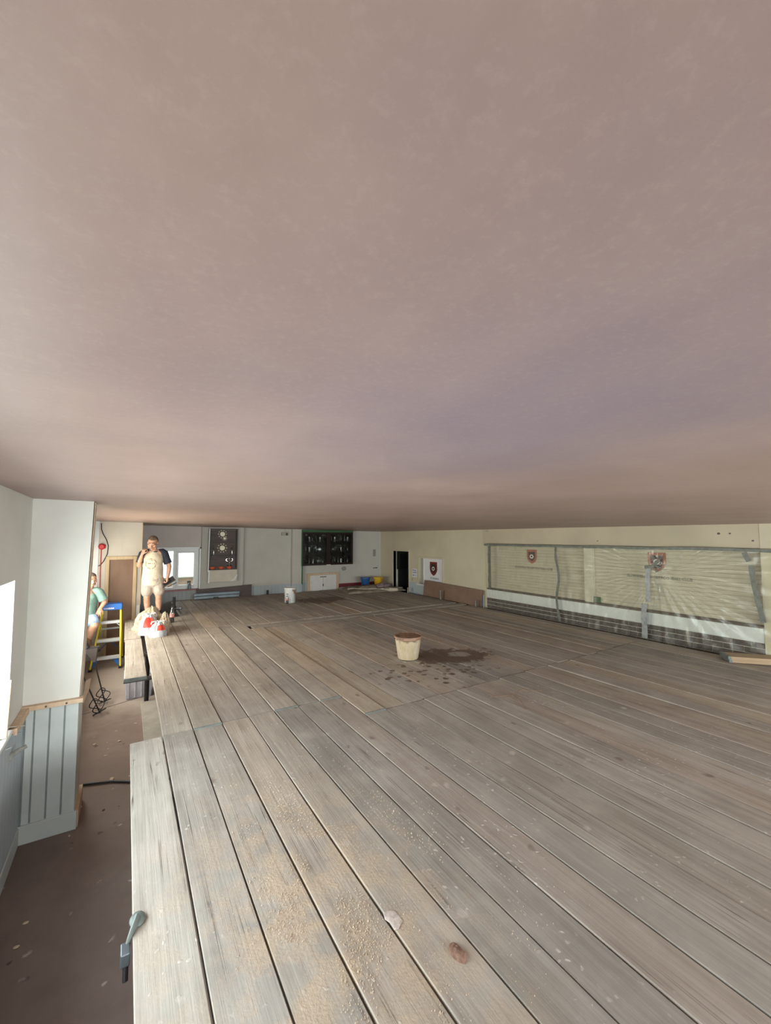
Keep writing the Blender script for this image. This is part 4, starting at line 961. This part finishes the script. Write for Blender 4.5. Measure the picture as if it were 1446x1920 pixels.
solo('support_block', MB().box(1.96,2.08,YF-.30,YF-.2,DK-.02,DK+.05), M['black'], 'black block under the steel channels', 'block', bevel=.004)
# spray bottle on the sill of window_3
x, _ = F(1.44,1,YF); t = thing('spray_bottle', 'grey spray bottle standing on the window sill', 'bottle', (x, YF-.03, WZ0))
part('bottle_body', MB().lathe([(0,0),(.038,0),(.04,.02),(.036,.13),(.016,.16),(.016,.17),(0,.17)], (x,YF-.03,WZ0), 16), M['spray'], t, smooth=1)
part('trigger_head', MB().box(x-.06,x+.025,YF-.045,YF-.015,WZ0+.17,WZ0+.215).bar((x-.04,YF-.03,WZ0+.17),(x-.055,YF-.03,WZ0+.12),.012,.014), M['black'], t, bevel=.004)

# ------------------------------------------------------------------ dust-sheet heap in the far corner
def drape(u, v):
    x = 5.62+1.5*u; y = 10.55+1.32*v
    z = DK+.075 + .022*noise.noise(Vector((x*4,y*4,0))) + .012*noise.noise(Vector((x*11,y*9,3)))
    e = min(u, v, 1-u, 1-v)
    if e < .09: z = DK+.006 + (z-DK-.006)*(e/.09)**.6
    return (x-.35*(1-v)*(1-u)+.04*(1-v), y+.35*u*(1-v)*-.6, z)
ds = MB().grid(drape, 60, 60)
solo('dust_sheet', ds, M['dustsheet'], 'crumpled cotton dust sheet spread in the far right corner', 'dust sheet', smooth=70)
rl = [(5.55+.16*i, 11.05-.09*i+.03*math.sin(i*1.3), DK+.055) for i in range(9)]
solo('rolled_dust_sheet', MB().tube(rl, [.05+.012*math.sin(i*2.1) for i in range(9)], 14), M['dust'], 'rolled pale dust sheet lying along the front of the heap', 'dust sheet', smooth=1)
for i, (x, y, rx, ry, h, m, lab) in enumerate(((6.2,11.0,.32,.2,.12,'dustdirty','brown plaster-smeared cloth in front of the blue bucket'),(6.72,10.98,.3,.16,.15,'jumble','mauve crumpled rag in front of the yellow bucket'))):
    solo('crumpled_cloth', blob(x, y, DK+.05, rx, ry, h, 30+i*7, .35, 36, 12), M[m], lab, 'cloth', smooth=70)
solo('offcut_board', MB().box(6.45,7.08,10.42,10.66,DK+.075,DK+.10), m_wood('grey_offcut', (.25,.23,.20), (.36,.34,.30), (2,8,8)), 'grey board offcut lying near the dark doorway', 'board', bevel=.003)
tt = MB()
for k in range(9): tt.tube([(6.38+k*.055+rnd(-.02,.02),10.75+rnd(-.05,.05),DK+.02),(6.36+k*.055,10.70+rnd(-.04,.04),DK+.075)], .022, 8)
solo('black_tool_bundle', tt, M['black'], 'bundle of short black tubes beside the board offcut', 'tools', smooth=1, kind=None)

# ------------------------------------------------------------------ left side: alarm, cables, flap, sill clutter, floor cable
t = thing('fire_alarm_sounder', 'red fire alarm sounder on the partition above the seated man', 'alarm', (-.40, PY, 2.15))
part('sounder', MB().tube([(-.41,PY-.002,2.165),(-.41,PY-.05,2.165),(-.41,PY-.075,2.165)], [.06,.058,.035], 20), M['redplastic'], t, smooth=1)
part('backplate', MB().box(-.445,-.345,PY-.02,PY,2.125,2.205), M['redplastic'], t, bevel=.008)
solo('alarm_cable', MB().tube([(-.415,PY-.012,2.13),(-.418,PY-.012,1.7),(-.41,PY-.012,1.2),(-.415,PY-.012,.75)], .008, 8), M['redcable'], 'red cable running down from the fire alarm', 'cable', smooth=1)
lp = [(-.43,PY-.012,2.62),(-.425,PY-.012,2.5),(-.40,PY-.012,2.42),(-.34,PY-.012,2.30),(-.305,PY-.012,2.18),(-.315,PY-.012,2.02),(-.37,PY-.012,1.88),(-.43,PY-.012,1.80),(-.455,PY-.012,1.79)]
solo('loose_cable', MB().tube(lp, .008, 8), M['cable'], 'black cable looping from the ceiling past the fire alarm', 'cable', smooth=1)
fl = MB().prism([(0,0),(.006,.17),(.045,.19),(.036,.09),(.008,-.02)], lambda a,b,d: (-.283+a+.01*math.sin(b*9), 4.56+d+.1*a, .92+b), 0, .006)
solo('paper_flap', fl, simple('torn_brown_paper', (.33,.23,.165), .8), 'torn brown paper flap hanging from the pillar edge by the rail', 'paper', smooth=60)
solo('floor_cable', MB().tube([(-.28,4.98,.012),(-.2,4.95,.014),(-.05,4.9,.013),(.1,4.80,.012),(.25,4.72,.012),(.6,4.6,.012)], .011, 8), M['cable'], 'black cable crossing the dusty aisle floor', 'cable', smooth=1)
# things lying at the near sill
solo('angle_bead', MB().bar((-.675,3.72,1.10),(-.60,4.02,.985),.035,.006), M['papertrim'], 'cream plastic strip poking off the near window sill', 'strip')
solo('angle_bead', MB().bar((-.69,3.62,1.06),(-.615,3.98,.955),.05,.008), simple('pale_blue_plastic', (.30,.46,.58), .4), 'pale blue plastic strip poking off the near window sill', 'strip')
solo('angle_bead', MB().bar((-.72,3.45,1.02),(-.635,3.82,.925),.03,.006), M['upvc'], 'white plastic strip below the pale blue one at the sill', 'strip')
solo('leaning_batten', MB().bar((-.70,3.66,1.05),(-.70,3.72,1.40),.02,.16,(1,0,0)), M['pine'], 'short pine board standing in the near window reveal', 'board', bevel=.003)
pp_ = [(-.66,3.86,.62),(-.66,3.86,.74),(-.655,3.865,.81),(-.63,3.88,.845),(-.60,3.9,.86),(-.555,3.92,.875)]
solo('wall_bracket', MB().tube(pp_, [.02,.02,.02,.018,.016,.013], 12, True, .7), M['concrete'], 'plaster-coated bent grey bracket on the wall below the near sill', 'bracket', smooth=1)

# floor debris in the aisle
for i in range(16):
    x, y = rnd(-.55,.05), rnd(2.0,7.6); s = rnd(.006,.02)
    mb = MB(); mb.ell((x,y,s*.3),(s,s*rnd(.5,1.6),s*.35),7,5)
    solo('plaster_scrap', mb, M['crumb'] if random.random()<.65 else M['nosing'], 'scrap of dropped plaster on the aisle floor', 'plaster', group='plaster scraps on the aisle floor', smooth=1)
struct('floor_joint', MB().bar((-.6,6.86,.001),(.3,7.25,.001),.012,.003), M['nosing'])

# ------------------------------------------------------------------ plaster mixers
def mixer(label, top, foot, body):
    top, foot = Vector(top), Vector(foot); d = (foot-top).normalized()
    t = thing('plaster_mixer', label, 'mixer', tuple(foot))
    part('shaft', MB().tube([top, foot], .0085, 10), M['iron'], t, smooth=1)
    L = (foot-top).length; a = d.cross(Vector((0,1,0))).normalized(); b = d.cross(a)
    for k in range(3):
        ph = k*2*PI/3; pts = []
        for i in range(25):
            s_ = i/24; r_ = .085*math.sin(PI*s_)**.8; an = ph+s_*PI*1.1
            pts.append(foot - d*(.20*(1-s_)) + (a*math.cos(an)+b*math.sin(an))*r_)
        part('whisk_loop', MB().tube(pts, .006, 8), M['iron'], t, smooth=1)
    part('whisk_ring', MB().tube([foot-d*.012+(a*math.cos(2*PI*i/24)+b*math.sin(2*PI*i/24))*.075 for i in range(25)], .006, 8, False), M['iron'], t, smooth=1)
    if body:
        n0 = top - d*.20; h = Vector((1,.1,.06)).normalized()
        bd = MB(); w0, w1 = .085, .018
        bd.add([n0-h*w0+b*.03, n0+h*w0+b*.03, n0+h*w0-b*.03, n0-h*w0-b*.03, top-h*w1+b*.015, top+h*w1+b*.015, top+h*w1-b*.015, top-h*w1-b*.015], [(3,2,1,0),(4,5,6,7),(0,1,5,4),(1,2,6,5),(2,3,7,6),(3,0,4,7)])
        part('gear_housing', bd, simple('grey_brown_housing', (.045,.033,.03), .5), t, bevel=.006)
        part('handlebar', MB().tube([n0-h*.10-d*.01, n0+h*.10-d*.01], .018, 12), M['black'], t, smooth=1)
        part('motor', MB().tube([n0-d*.02-h*.04, n0-d*.12-h*.07], .04, 14), M['black'], t, smooth=1)
    return t
mixer('plaster mixer paddle with dark housing leaning in the aisle, the rear one', (-.335,7.35,.56), (-.19,7.2,.03), True)
mixer('plaster mixer paddle with a bare shaft leaning by the pillar, the front one', (-.47,6.95,.58), (-.23,6.8,.03), False)

# ------------------------------------------------------------------ stepladder
LX, LY = -.19, 9.4
t = thing('stepladder', 'yellow and blue fibreglass stepladder standing in front of the blanked door', 'ladder', (-.22, 9.35, 0))
fl_, fr_ = Vector((-.475,9.02,0)), Vector((-.03,9.02,0)); tl, tr = Vector((-.33,9.36,1.03)), Vector((-.055,9.36,1.03))
for nm, a, b in (('l',fl_,tl),('r',fr_,tr)):
    part('front_rail', MB().bar(a+Vector((0,0,.03)), b, .028, .065, (0,1,0)), M['yellow'], t, bevel=.004)
    part('foot', MB().box(a.x-.025,a.x+.025,a.y-.04,a.y+.04,0,.035), M['sole'], t, bevel=.006)
    ra = Vector((a.x+(.06 if nm=='l' else .03), 9.78, 0)); part('rear_rail', MB().bar(ra+Vector((0,0,.02)), b+Vector((0,.06,0)), .022, .05, (0,1,0)), M['yellow'], t, bevel=.003)
    part('foot', MB().box(ra.x-.02,ra.x+.02,ra.y-.03,ra.y+.03,0,.025), M['sole'], t)
cap = MB().prism([(-.34,1.0),(-.04,1.0),(-.03,1.03),(-.035,1.115),(-.345,1.125),(-.35,1.03)], lambda a,b,d: (a,d,b), 9.28, 9.50)
cp = part('top_cap', cap, M['blue'], t, bevel=.012, label='blue moulded top cap')
wr = MB()
xx = -.315
while xx < -.17:
    L = rnd(.010,.018); wr.add([(xx,9.2785,1.022),(xx+L,9.2785,1.022),(xx+L*rnd(.6,1),9.2785,1.050),(xx+L*.1,9.2785,1.050)], [(0,1,2,3)]); xx += L+.005
part('top_marking', wr, M['upvc'], cp, label='small white marking')
for z in (.205, .495, .80):
    f = z/1.03; a = fl_.lerp(tl, f); b = fr_.lerp(tr, f)
    s_ = part('tread', MB().box(a.x+.01,b.x-.01,a.y-.045,a.y+.05,z-.012,z+.012).box(a.x+.01,b.x-.01,a.y-.047,a.y-.040,z-.035,z+.012), M['alu'], t, bevel=.003)
    if z > .7:
        part('tread_brace', MB().bar((b.x-.07,b.y-.02,z-.03),(b.x-.01,b.y-.02,z-.085),.012,.02,(0,1,0)), M['alu'], t)
for a, s_ in ((fl_,1),(fr_,-1)):
    q = fl_.lerp(tl,.18) if s_ > 0 else fr_.lerp(tr,.18)
    part('corner_brace', MB().prism([(0,.04),(.0,.17),(.10,.19),(.15,.19),(.09,.15),(.035,.05)], lambda u,v,d: (a.x+s_*(.012+u)+s_*v*.05, a.y+.05+d, v), 0, .012), M['blue'], t, bevel=.003)
part('rear_crossbar', MB().bar((-.40,9.66,.36),(-.06,9.66,.36),.02,.04), M['alu'], t)
part('rear_crossbar', MB().bar((-.36,9.58,.62),(-.07,9.58,.62),.015,.03), M['alu'], t)
part('rear_brace', MB().bar((-.36,9.70,.22),(-.24,9.67,.36),.012,.03,(0,1,0)).bar((-.08,9.70,.22),(-.2,9.67,.36),.012,.03,(0,1,0)), M['blue'], t)

# ------------------------------------------------------------------ people
def remesh(mb, name, voxel, smooth_it=3, fac=.5):
    m = mb.mesh(name+'_src'); o = bpy.data.objects.new(name+'_src', m); C.objects.link(o)
    r = o.modifiers.new('r', 'REMESH'); r.mode = 'VOXEL'; r.voxel_size = voxel; r.use_smooth_shade = True
    s = o.modifiers.new('s', 'SMOOTH'); s.iterations = smooth_it; s.factor = fac
    dg = bpy.context.evaluated_depsgraph_get(); me = bpy.data.meshes.new_from_object(o.evaluated_get(dg)); me.name = name
    bpy.data.objects.remove(o); bpy.data.meshes.remove(m); me.materials.clear(); return me
def body_part(name, mb, mat, parent, voxel, it=3, label=None):
    me = remesh(mb, name, voxel, it); me.materials.append(mat)
    me.polygons.foreach_set('use_smooth', [True]*len(me.polygons))
    o = bpy.data.objects.new(name, me); C.objects.link(o); o.parent = parent
    if label: o['label'] = label
    return o
def rotm(rx, ry, rz): return (Matrix.Rotation(rz,3,'Z') @ Matrix.Rotation(ry,3,'Y') @ Matrix.Rotation(rx,3,'X'))
def head(mb, c, R, s=1.0, beard=False):
    """adds head solids round centre c (facing -Y before R)"""
    c = Vector(c)
    def E(p, r, q=None): mb.ell(c+R@(Vector(p)*s), tuple(x*s for x in r), 18, 12, R if q is None else R@q)
    E((0,.012,.035), (.076,.094,.088)); E((0,-.022,-.025), (.064,.072,.082)); E((0,-.035,-.075), (.044,.046,.035)); E((0,-.062,-.093), (.022,.018,.018))
    E((0,-.082,.018), (.058,.022,.022)); E((0,-.104,-.028), (.0165,.02,.02)); E((0,-.096,-.002), (.011,.016,.032))
    E((0,-.088,-.062), (.026,.014,.012))
    for e in (-1,1):
        E((e*.046,-.06,-.025), (.024,.026,.022)); E((e*.078,.014,-.005), (.010,.020,.032)); E((e*.05,-.02,-.07), (.02,.04,.025))
def face(parent, c, R, s, hair, stub):
    c = Vector(c); P = lambda p: c+R@(Vector(p)*s)
    for e in (-1,1):
        part('eye', MB().ell(P((e*.030,-.0855,.004)), (.013*s,.010*s,.006*s), 10, 8, R), M['eye'], parent, smooth=1, local=True)
        part('eyebrow', MB().tube([P((e*.012,-.104,.022)),P((e*.030,-.103,.028)),P((e*.050,-.090,.022))], .0045*s, 6), hair, parent, smooth=1, local=True)
    part('mouth', MB().ell(P((0,-.100,-.064)), (.023*s,.006*s,.0065*s), 12, 8, R), M['lip'], parent, smooth=1, local=True)
    hb = MB(); seg, rings = 22, 10
    vs = []; fs = []
    for i in range(rings+1):
        tt = PI*.56*i/rings
        for k in range(seg):
            a = 2*PI*k/seg; lim = 1.0
            d = Vector((math.sin(tt)*math.cos(a), math.sin(tt)*math.sin(a), math.cos(tt)))
            if d.y < 0 and tt > PI*.30: # hairline at the brow
                d = Vector((d.x, d.y*1.0, max(d.z, .45+.12*abs(d.x)))).normalized()
            vs.append(P((d.x*.083, .014+d.y*.101, .036+d.z*.094)))
    for i in range(rings):
        for k in range(seg): fs.append((i*seg+k, i*seg+(k+1)%seg, (i+1)*seg+(k+1)%seg, (i+1)*seg+k))
    hb.add(vs, fs); part('hair', hb, hair, parent, smooth=80, local=True)
def hand(mb, wrist, dirv, palm, s=1.0, curl=.3, thumb=1, spread=.12):
    """palm with four fingers and a thumb; palm = direction the palm faces"""
    w_ = Vector(wrist); d = Vector(dirv).normalized(); n = Vector(palm); n = (n-d*n.dot(d)).normalized(); sdv = d.cross(n)*thumb
    mb.chain([w_, w_+d*.03*s], [.026*s,.028*s])
    for k in range(4):
        o = (k-1.5)*.0195*s; mb.chain([w_+d*.02*s-sdv*o*-.8, w_+d*.085*s-sdv*o*-1], [.0155*s,.0125*s], 10)
    for k, L in enumerate((.070,.078,.074,.058)):
        side = -(k-1.5)*.0205*s*-1; p = w_+d*.088*s-sdv*side*-1*(-1); dd = (d - sdv*(k-1.5)*spread*.5).normalized(); pts = [p]; a = 0
        for j, f in enumerate((.45,.32,.23)):
            a += curl*(1 if j == 0 else 1.25); v = dd*math.cos(a)+n*math.sin(a); pts.append(pts[-1]+v*L*f*s)
        mb.chain(pts, [.0098*s,.0092*s,.0085*s,.0075*s], 8)
    b = w_+d*.028*s+sdv*.024*s; q = (d*.55+sdv*.8+n*.25).normalized(); q2 = (d*.85+sdv*.35+n*.4).normalized()
    mb.chain([b-sdv*.008, b+q*.034*s, b+q*.034*s+q2*.028*s, b+q*.034*s+q2*.050*s], [.0145*s,.0115*s,.010*s,.0085*s], 8)

# man 1: standing on the boards, right hand raised to his shoulder, tools in the left
p1 = thing('person', 'man in cream and navy raglan shirt and beige shorts standing on the boards', 'person', (.46, 9.33, DK), math.radians(-2.8))
b = MB(); hc1 = (-.025,-.085,1.485); R1 = rotm(.34, .08, -.22)
b.chain([(0,.0,.80),(0,.0,.92),(-.005,.0,1.05),(0,.005,1.18),(0,.005,1.28)], [.135,.125,.125,.14,.10], 16)
for e in (-1,1): b.chain([(e*.06,.0,1.28),(e*.165,.0,1.275)], [.08,.062])
b.chain([(0,.0,1.30),(-.005,-.03,1.37),(-.015,-.05,1.43)], [.068,.056,.055])
head(b, hc1, R1, 1.10)
# legs: left of picture is his right leg
for e, kn, an in ((-1,(-.095,-.03,.435),(-.075,.0,.09)),(1,(.105,-.02,.435),(.115,.01,.09))):
    b.chain([(e*.075,.0,.78),(e*.09,-.01,.60),kn], [.10,.088,.058]); k_ = Vector(kn); a_ = Vector(an)
    b.chain([k_, k_.lerp(a_,.32)+Vector((0,.018,0)), k_.lerp(a_,.75), a_], [.056,.058,.038,.036])
    b.chain([a_+Vector((0,.02,-.03)), a_+Vector((e*.015,-.12,-.055))], [.036,.03])
sR, eR, wR = (-.185,.0,1.265), (-.245,-.03,1.055), (-.195,-.135,1.27)
b.chain([sR, ((sR[0]+eR[0])/2,-.01,1.16), eR], [.056,.050,.040]); b.chain([eR, (-.228,-.08,1.15), wR], [.040,.038,.026])
hand(b, wR, (.32,-.08,.95), (.8,.55,.2), .98, .75, -1)
sL, eL, wL = (.18,.0,1.265), (.275,.03,1.02), (.245,-.06,.80)
b.chain([sL, (.232,.015,1.15), eL], [.056,.050,.040]); b.chain([eL, (.265,-.01,.92), wL], [.040,.038,.026])
hand(b, wL, (-.12,-.22,-.97), (-.9,-.1,.1), .98, .95, 1)
body_part('body', b, M['skin'], p1, .0065, 3)
face(p1, hc1, R1, 1.10, M['hairbrown'], None)
b = MB(); prs = [(.675,.178,.148),(.70,.182,.15),(.78,.185,.15),(.88,.178,.15),(.98,.172,.148),(1.08,.175,.148),(1.18,.182,.142),(1.25,.165,.12),(1.30,.115,.09),(1.335,.085,.075)]
def torso(prs, cx=lambda z: 0, cy=lambda z: 0, seg=36, fold=.006, sd_=0):
    vs = []; fs = []
    for z, rx, ry in prs:
        for k in range(seg):
            a = 2*PI*k/seg; f_ = 1+fold/.15*(math.sin(a*5+z*22+sd_)+.6*math.sin(a*9-z*31))
            vs.append((cx(z)+rx*f_*math.cos(a), cy(z)+ry*f_*math.sin(a), z))
    for i in range(len(prs)-1):
        for k in range(seg): fs.append((i*seg+k, i*seg+(k+1)%seg, (i+1)*seg+(k+1)%seg, (i+1)*seg+k))
    return MB().add(vs, fs)
part('shirt', torso(prs, lambda z: -.01+.0*(z), lambda z: -.005), M['shirt'], p1, smooth=80, local=True)
for nm, s_, e_ in (('r',sR,eR),('l',sL,eL)):
    s_, e_ = Vector(s_), Vector(e_); end = s_.lerp(e_, .74); inn = Vector((s_.x*.42, s_.y, 1.315))
    part('sleeve', MB().tube([inn, s_.lerp(inn,.45)+Vector((0,0,.02)), s_+Vector((0,0,.005)), s_.lerp(e_,.35), end], [.05,.072,.079,.073,.071], 20, False), M['navy'], p1, smooth=80, local=True, label='navy raglan sleeve')
part('neckband', MB().tube([(.080*math.cos(2*PI*i/24),-.012+.072*math.sin(2*PI*i/24),1.337-.022*(1-math.sin(2*PI*i/24))*.5) for i in range(25)], .010, 8, False), M['navy'], p1, smooth=1, local=True)
b = MB(); b.chain([(0,0,.82),(0,0,.76)], [.155,.16])
for e, kn in ((-1,(-.098,-.03,.43)),(1,(.108,-.02,.43))): b.chain([(e*.075,0,.76),(e*.092,-.012,.64),(kn[0],kn[1]+.005,.545)], [.118,.110,.102])
part_sh = body_part('shorts', b, M['shorts'], p1, .010, 3)
for e, kn, an in ((-1,(-.095,-.03,.435),(-.075,.0,.09)),(1,(.105,-.02,.435),(.115,.01,.09))):
    a_ = Vector(an)
    part('sock', MB().tube([a_+Vector((0,.0,.085)), a_+Vector((0,.0,.04)), a_+Vector((0,.005,-.01))], [.046,.043,.044], 14, False), M['sock'], p1, smooth=1, local=True)
    bt = body_part('boot', MB().chain([a_+Vector((0,.015,.02)), a_+Vector((0,.02,-.035))], [.05,.05]).chain([a_+Vector((0,.03,-.045)), a_+Vector((e*.012,-.08,-.05)), a_+Vector((e*.02,-.16,-.057))], [.044,.044,.034]), M['cream_boot'], p1, .009, 3)
    part('sole', MB().prism([(-.045,.075),(.045,.075),(.048,-.1),(.035,-.19),(0,-.205),(-.035,-.19),(-.048,-.1)], lambda p,q,d: (a_.x+p+e*(.01-q*.06), a_.y+q, d), .0, .022), M['sole'], bt, local=True)
# the hawk (plasterer's board) and trowel held in his left hand
Rz = Matrix.Rotation(math.radians(-2.8),3,'Z'); O1 = Vector((.46,9.33,DK)); Wp = lambda p: O1+Rz@Vector(p)
hp = Vector((.225,-.10,.715))
t = thing('plastering_trowel', "dark steel plastering trowel held in the standing man's left hand", 'trowel', tuple(Wp(hp)), math.radians(-2.8))
d = Vector((-.80,-.05,-.52)).normalized(); n_ = Vector((-.2,-.95,.2)); n_ = (n_-d*n_.dot(d)).normalized()
part('blade', MB().bar(-d*.16-n_*.04, d*.17-n_*.04, .105, .004, d.cross(n_).cross(d)), M['iron'], t, local=True)
part('handle', MB().tube([-d*.065, d*.065], .016, 12), M['black'], t, smooth=1, local=True)
part('tang', MB().bar(-d*.06-n_*.002, -d*.03-n_*.04, .014, .01), M['steel'], t, local=True)
t = thing('darby_blade', "thin dark feather-edge blade held under the standing man's trowel", 'tool', tuple(Wp((.27,-.10,.66))), math.radians(-2.8))
part('blade', MB().bar((-.02,0,-.03),(.14,-.02,.045),.016,.006,(0,1,0)), M['iron'], t, local=True)

# man 2: sitting on the sill of the far left window, half hidden by the pillar, arm on the ladder
p2 = thing('person', 'seated man in green t-shirt and blue shorts leaning on the ladder, half hidden', 'person', (-.56, 9.18, 0), 0)
b = MB(); hc2 = (.045,-.04,1.585); R2 = rotm(.08, 0, .35)
b.chain([(-.05,.02,.93),(-.05,.02,1.05),(-.04,.01,1.2),(-.03,.0,1.32),(-.02,0,1.39)], [.15,.145,.145,.14,.09], 16)
for e in (-1,1): b.chain([(-.03,.0,1.37),(-.03+e*.17,.0,1.36)], [.075,.06])
b.chain([(-.02,0,1.39),(.03,-.025,1.47)], [.062,.058]); head(b, hc2, R2, 1.0)
s2, e2, w2 = Vector((.165,.0,1.35)), Vector((.255,-.03,1.13)), Vector((.205,-.03,1.04))
e2 = Vector((.255,.0,1.17)); w2 = Vector((.20,-.045,1.075))
s2b, e2b, w2b = Vector((-.21,.0,1.33)), Vector((-.27,-.03,1.08)), Vector((-.2,-.16,.95))
b.chain([s2, s2.lerp(e2,.5)+Vector((.012,0,0)), e2], [.058,.052,.043]); b.chain([e2, w2], [.043,.03]); hand(b, w2, (-.30,-.25,-.9), (.1,.9,-.2), 1.0, .12, 1, .5)
b.chain([s2b, e2b], [.056,.042]); b.chain([e2b, w2b], [.042,.028]); hand(b, w2b, (.5,-.6,-.5), (0,0,-1), 1.0, .3, -1)
kn2, an2 = Vector((.125,-.20,.80)), Vector((.02,-.16,.50))
b.chain([(.03,.0,.92),(.08,-.1,.875),kn2], [.105,.095,.07]); b.chain([kn2, kn2.lerp(an2,.35)+Vector((-.01,.02,0)), an2], [.068,.066,.042])
b.chain([an2, an2+Vector((.03,-.02,-.07))], [.042,.04]); b.chain([an2+Vector((.0,.0,-.09)), an2+Vector((.13,-.05,-.11))], [.036,.032])
kn3, an3 = Vector((-.10,-.33,.80)), Vector((-.11,-.30,.48))
b.chain([(-.10,.0,.92),(-.10,-.15,.87),kn3], [.105,.095,.07]); b.chain([kn3, an3], [.066,.042]); b.chain([an3, an3+Vector((0,-.12,-.09))], [.04,.034])
body_part('body', b, M['skin'], p2, .0065, 3); face(p2, hc2, R2, 1.0, M['stubble'], 1)
part('shirt', torso([(.885,.175,.155),(.95,.185,.165),(1.06,.182,.165),(1.18,.182,.160),(1.30,.18,.145),(1.37,.15,.11),(1.415,.10,.085),(1.44,.078,.075)], lambda z: -.045+.02*(z-.9), lambda z: .005, 36, .010, 2), M['teal'], p2, smooth=80, local=True)
for s_, e_ in ((s2,e2),(s2b,e2b)):
    inn = Vector((s_.x*.4-.02, 0, 1.39)); part('sleeve', MB().tube([inn, s_.lerp(inn,.4)+Vector((0,0,.02)), s_, s_.lerp(e_,.4), s_.lerp(e_,.78)], [.05,.07,.080,.076,.076], 20, False), M['teal'], p2, smooth=80, local=True)
b = MB(); b.chain([(-.05,.0,.92),(-.05,.02,.90)], [.16,.16])
b.chain([(.03,.0,.92),(.075,-.09,.88),(.10,-.145,.85)], [.118,.112,.104]); b.chain([(-.10,.0,.92),(-.10,-.14,.87),(-.10,-.24,.84)], [.118,.112,.104])
body_part('shorts', b, M['denim'], p2, .010, 3)
for an in (an2, an3):
    e = 1 if an is an2 else 0; fd = Vector((.16,-.05,0)) if e else Vector((0,-.16,0))
    bt = body_part('boot', MB().chain([an+Vector((0,0,.065)), an+Vector((0,0,-.07))], [.072,.064]).chain([an+Vector((0,0,-.085)), an+fd*.6+Vector((0,0,-.095)), an+fd+Vector((0,0,-.10))], [.05,.048,.038]), M['boot'], p2, .009, 3)
    part('sole', MB().bar(an-fd*.35+Vector((0,0,-.14)), an+fd*1.25+Vector((0,0,-.14)), .095, .028), M['sole'], bt, local=True, bevel=.008)

# ------------------------------------------------------------------ outside window_3
struct('ground', MB().box(-14, 20, YF+1.0, YF+40, -.6, -.5).box(-14,-1.6,-12,YF+1,-.6,-.5).box(-1.6,12,-16,-4.6,-.6,-.5), M['grass'])
t = thing('outbuilding', 'neighbouring building with a pale tiled roof outside the far window', 'building', (1.5, 20, -.5))
part('wall', MB().box(-6, 9, 19.2, 24, -.5, .75), M['brickout'], t)
for k in range(16):
    y0 = 18.9+k*.20; z0 = .70+k*.14
    part('tile_course', MB().prism([(0,0),(.22,.155),(.22,.185),(0,.035)], lambda a,b,d: (d, y0+a, z0+b), -6.2, 9.2), M['rooftile'], t)
part('ridge', MB().tube([(-6.2,22.15,2.98),(9.2,22.15,2.98)], .1, 8), M['ridge'], t, smooth=1)
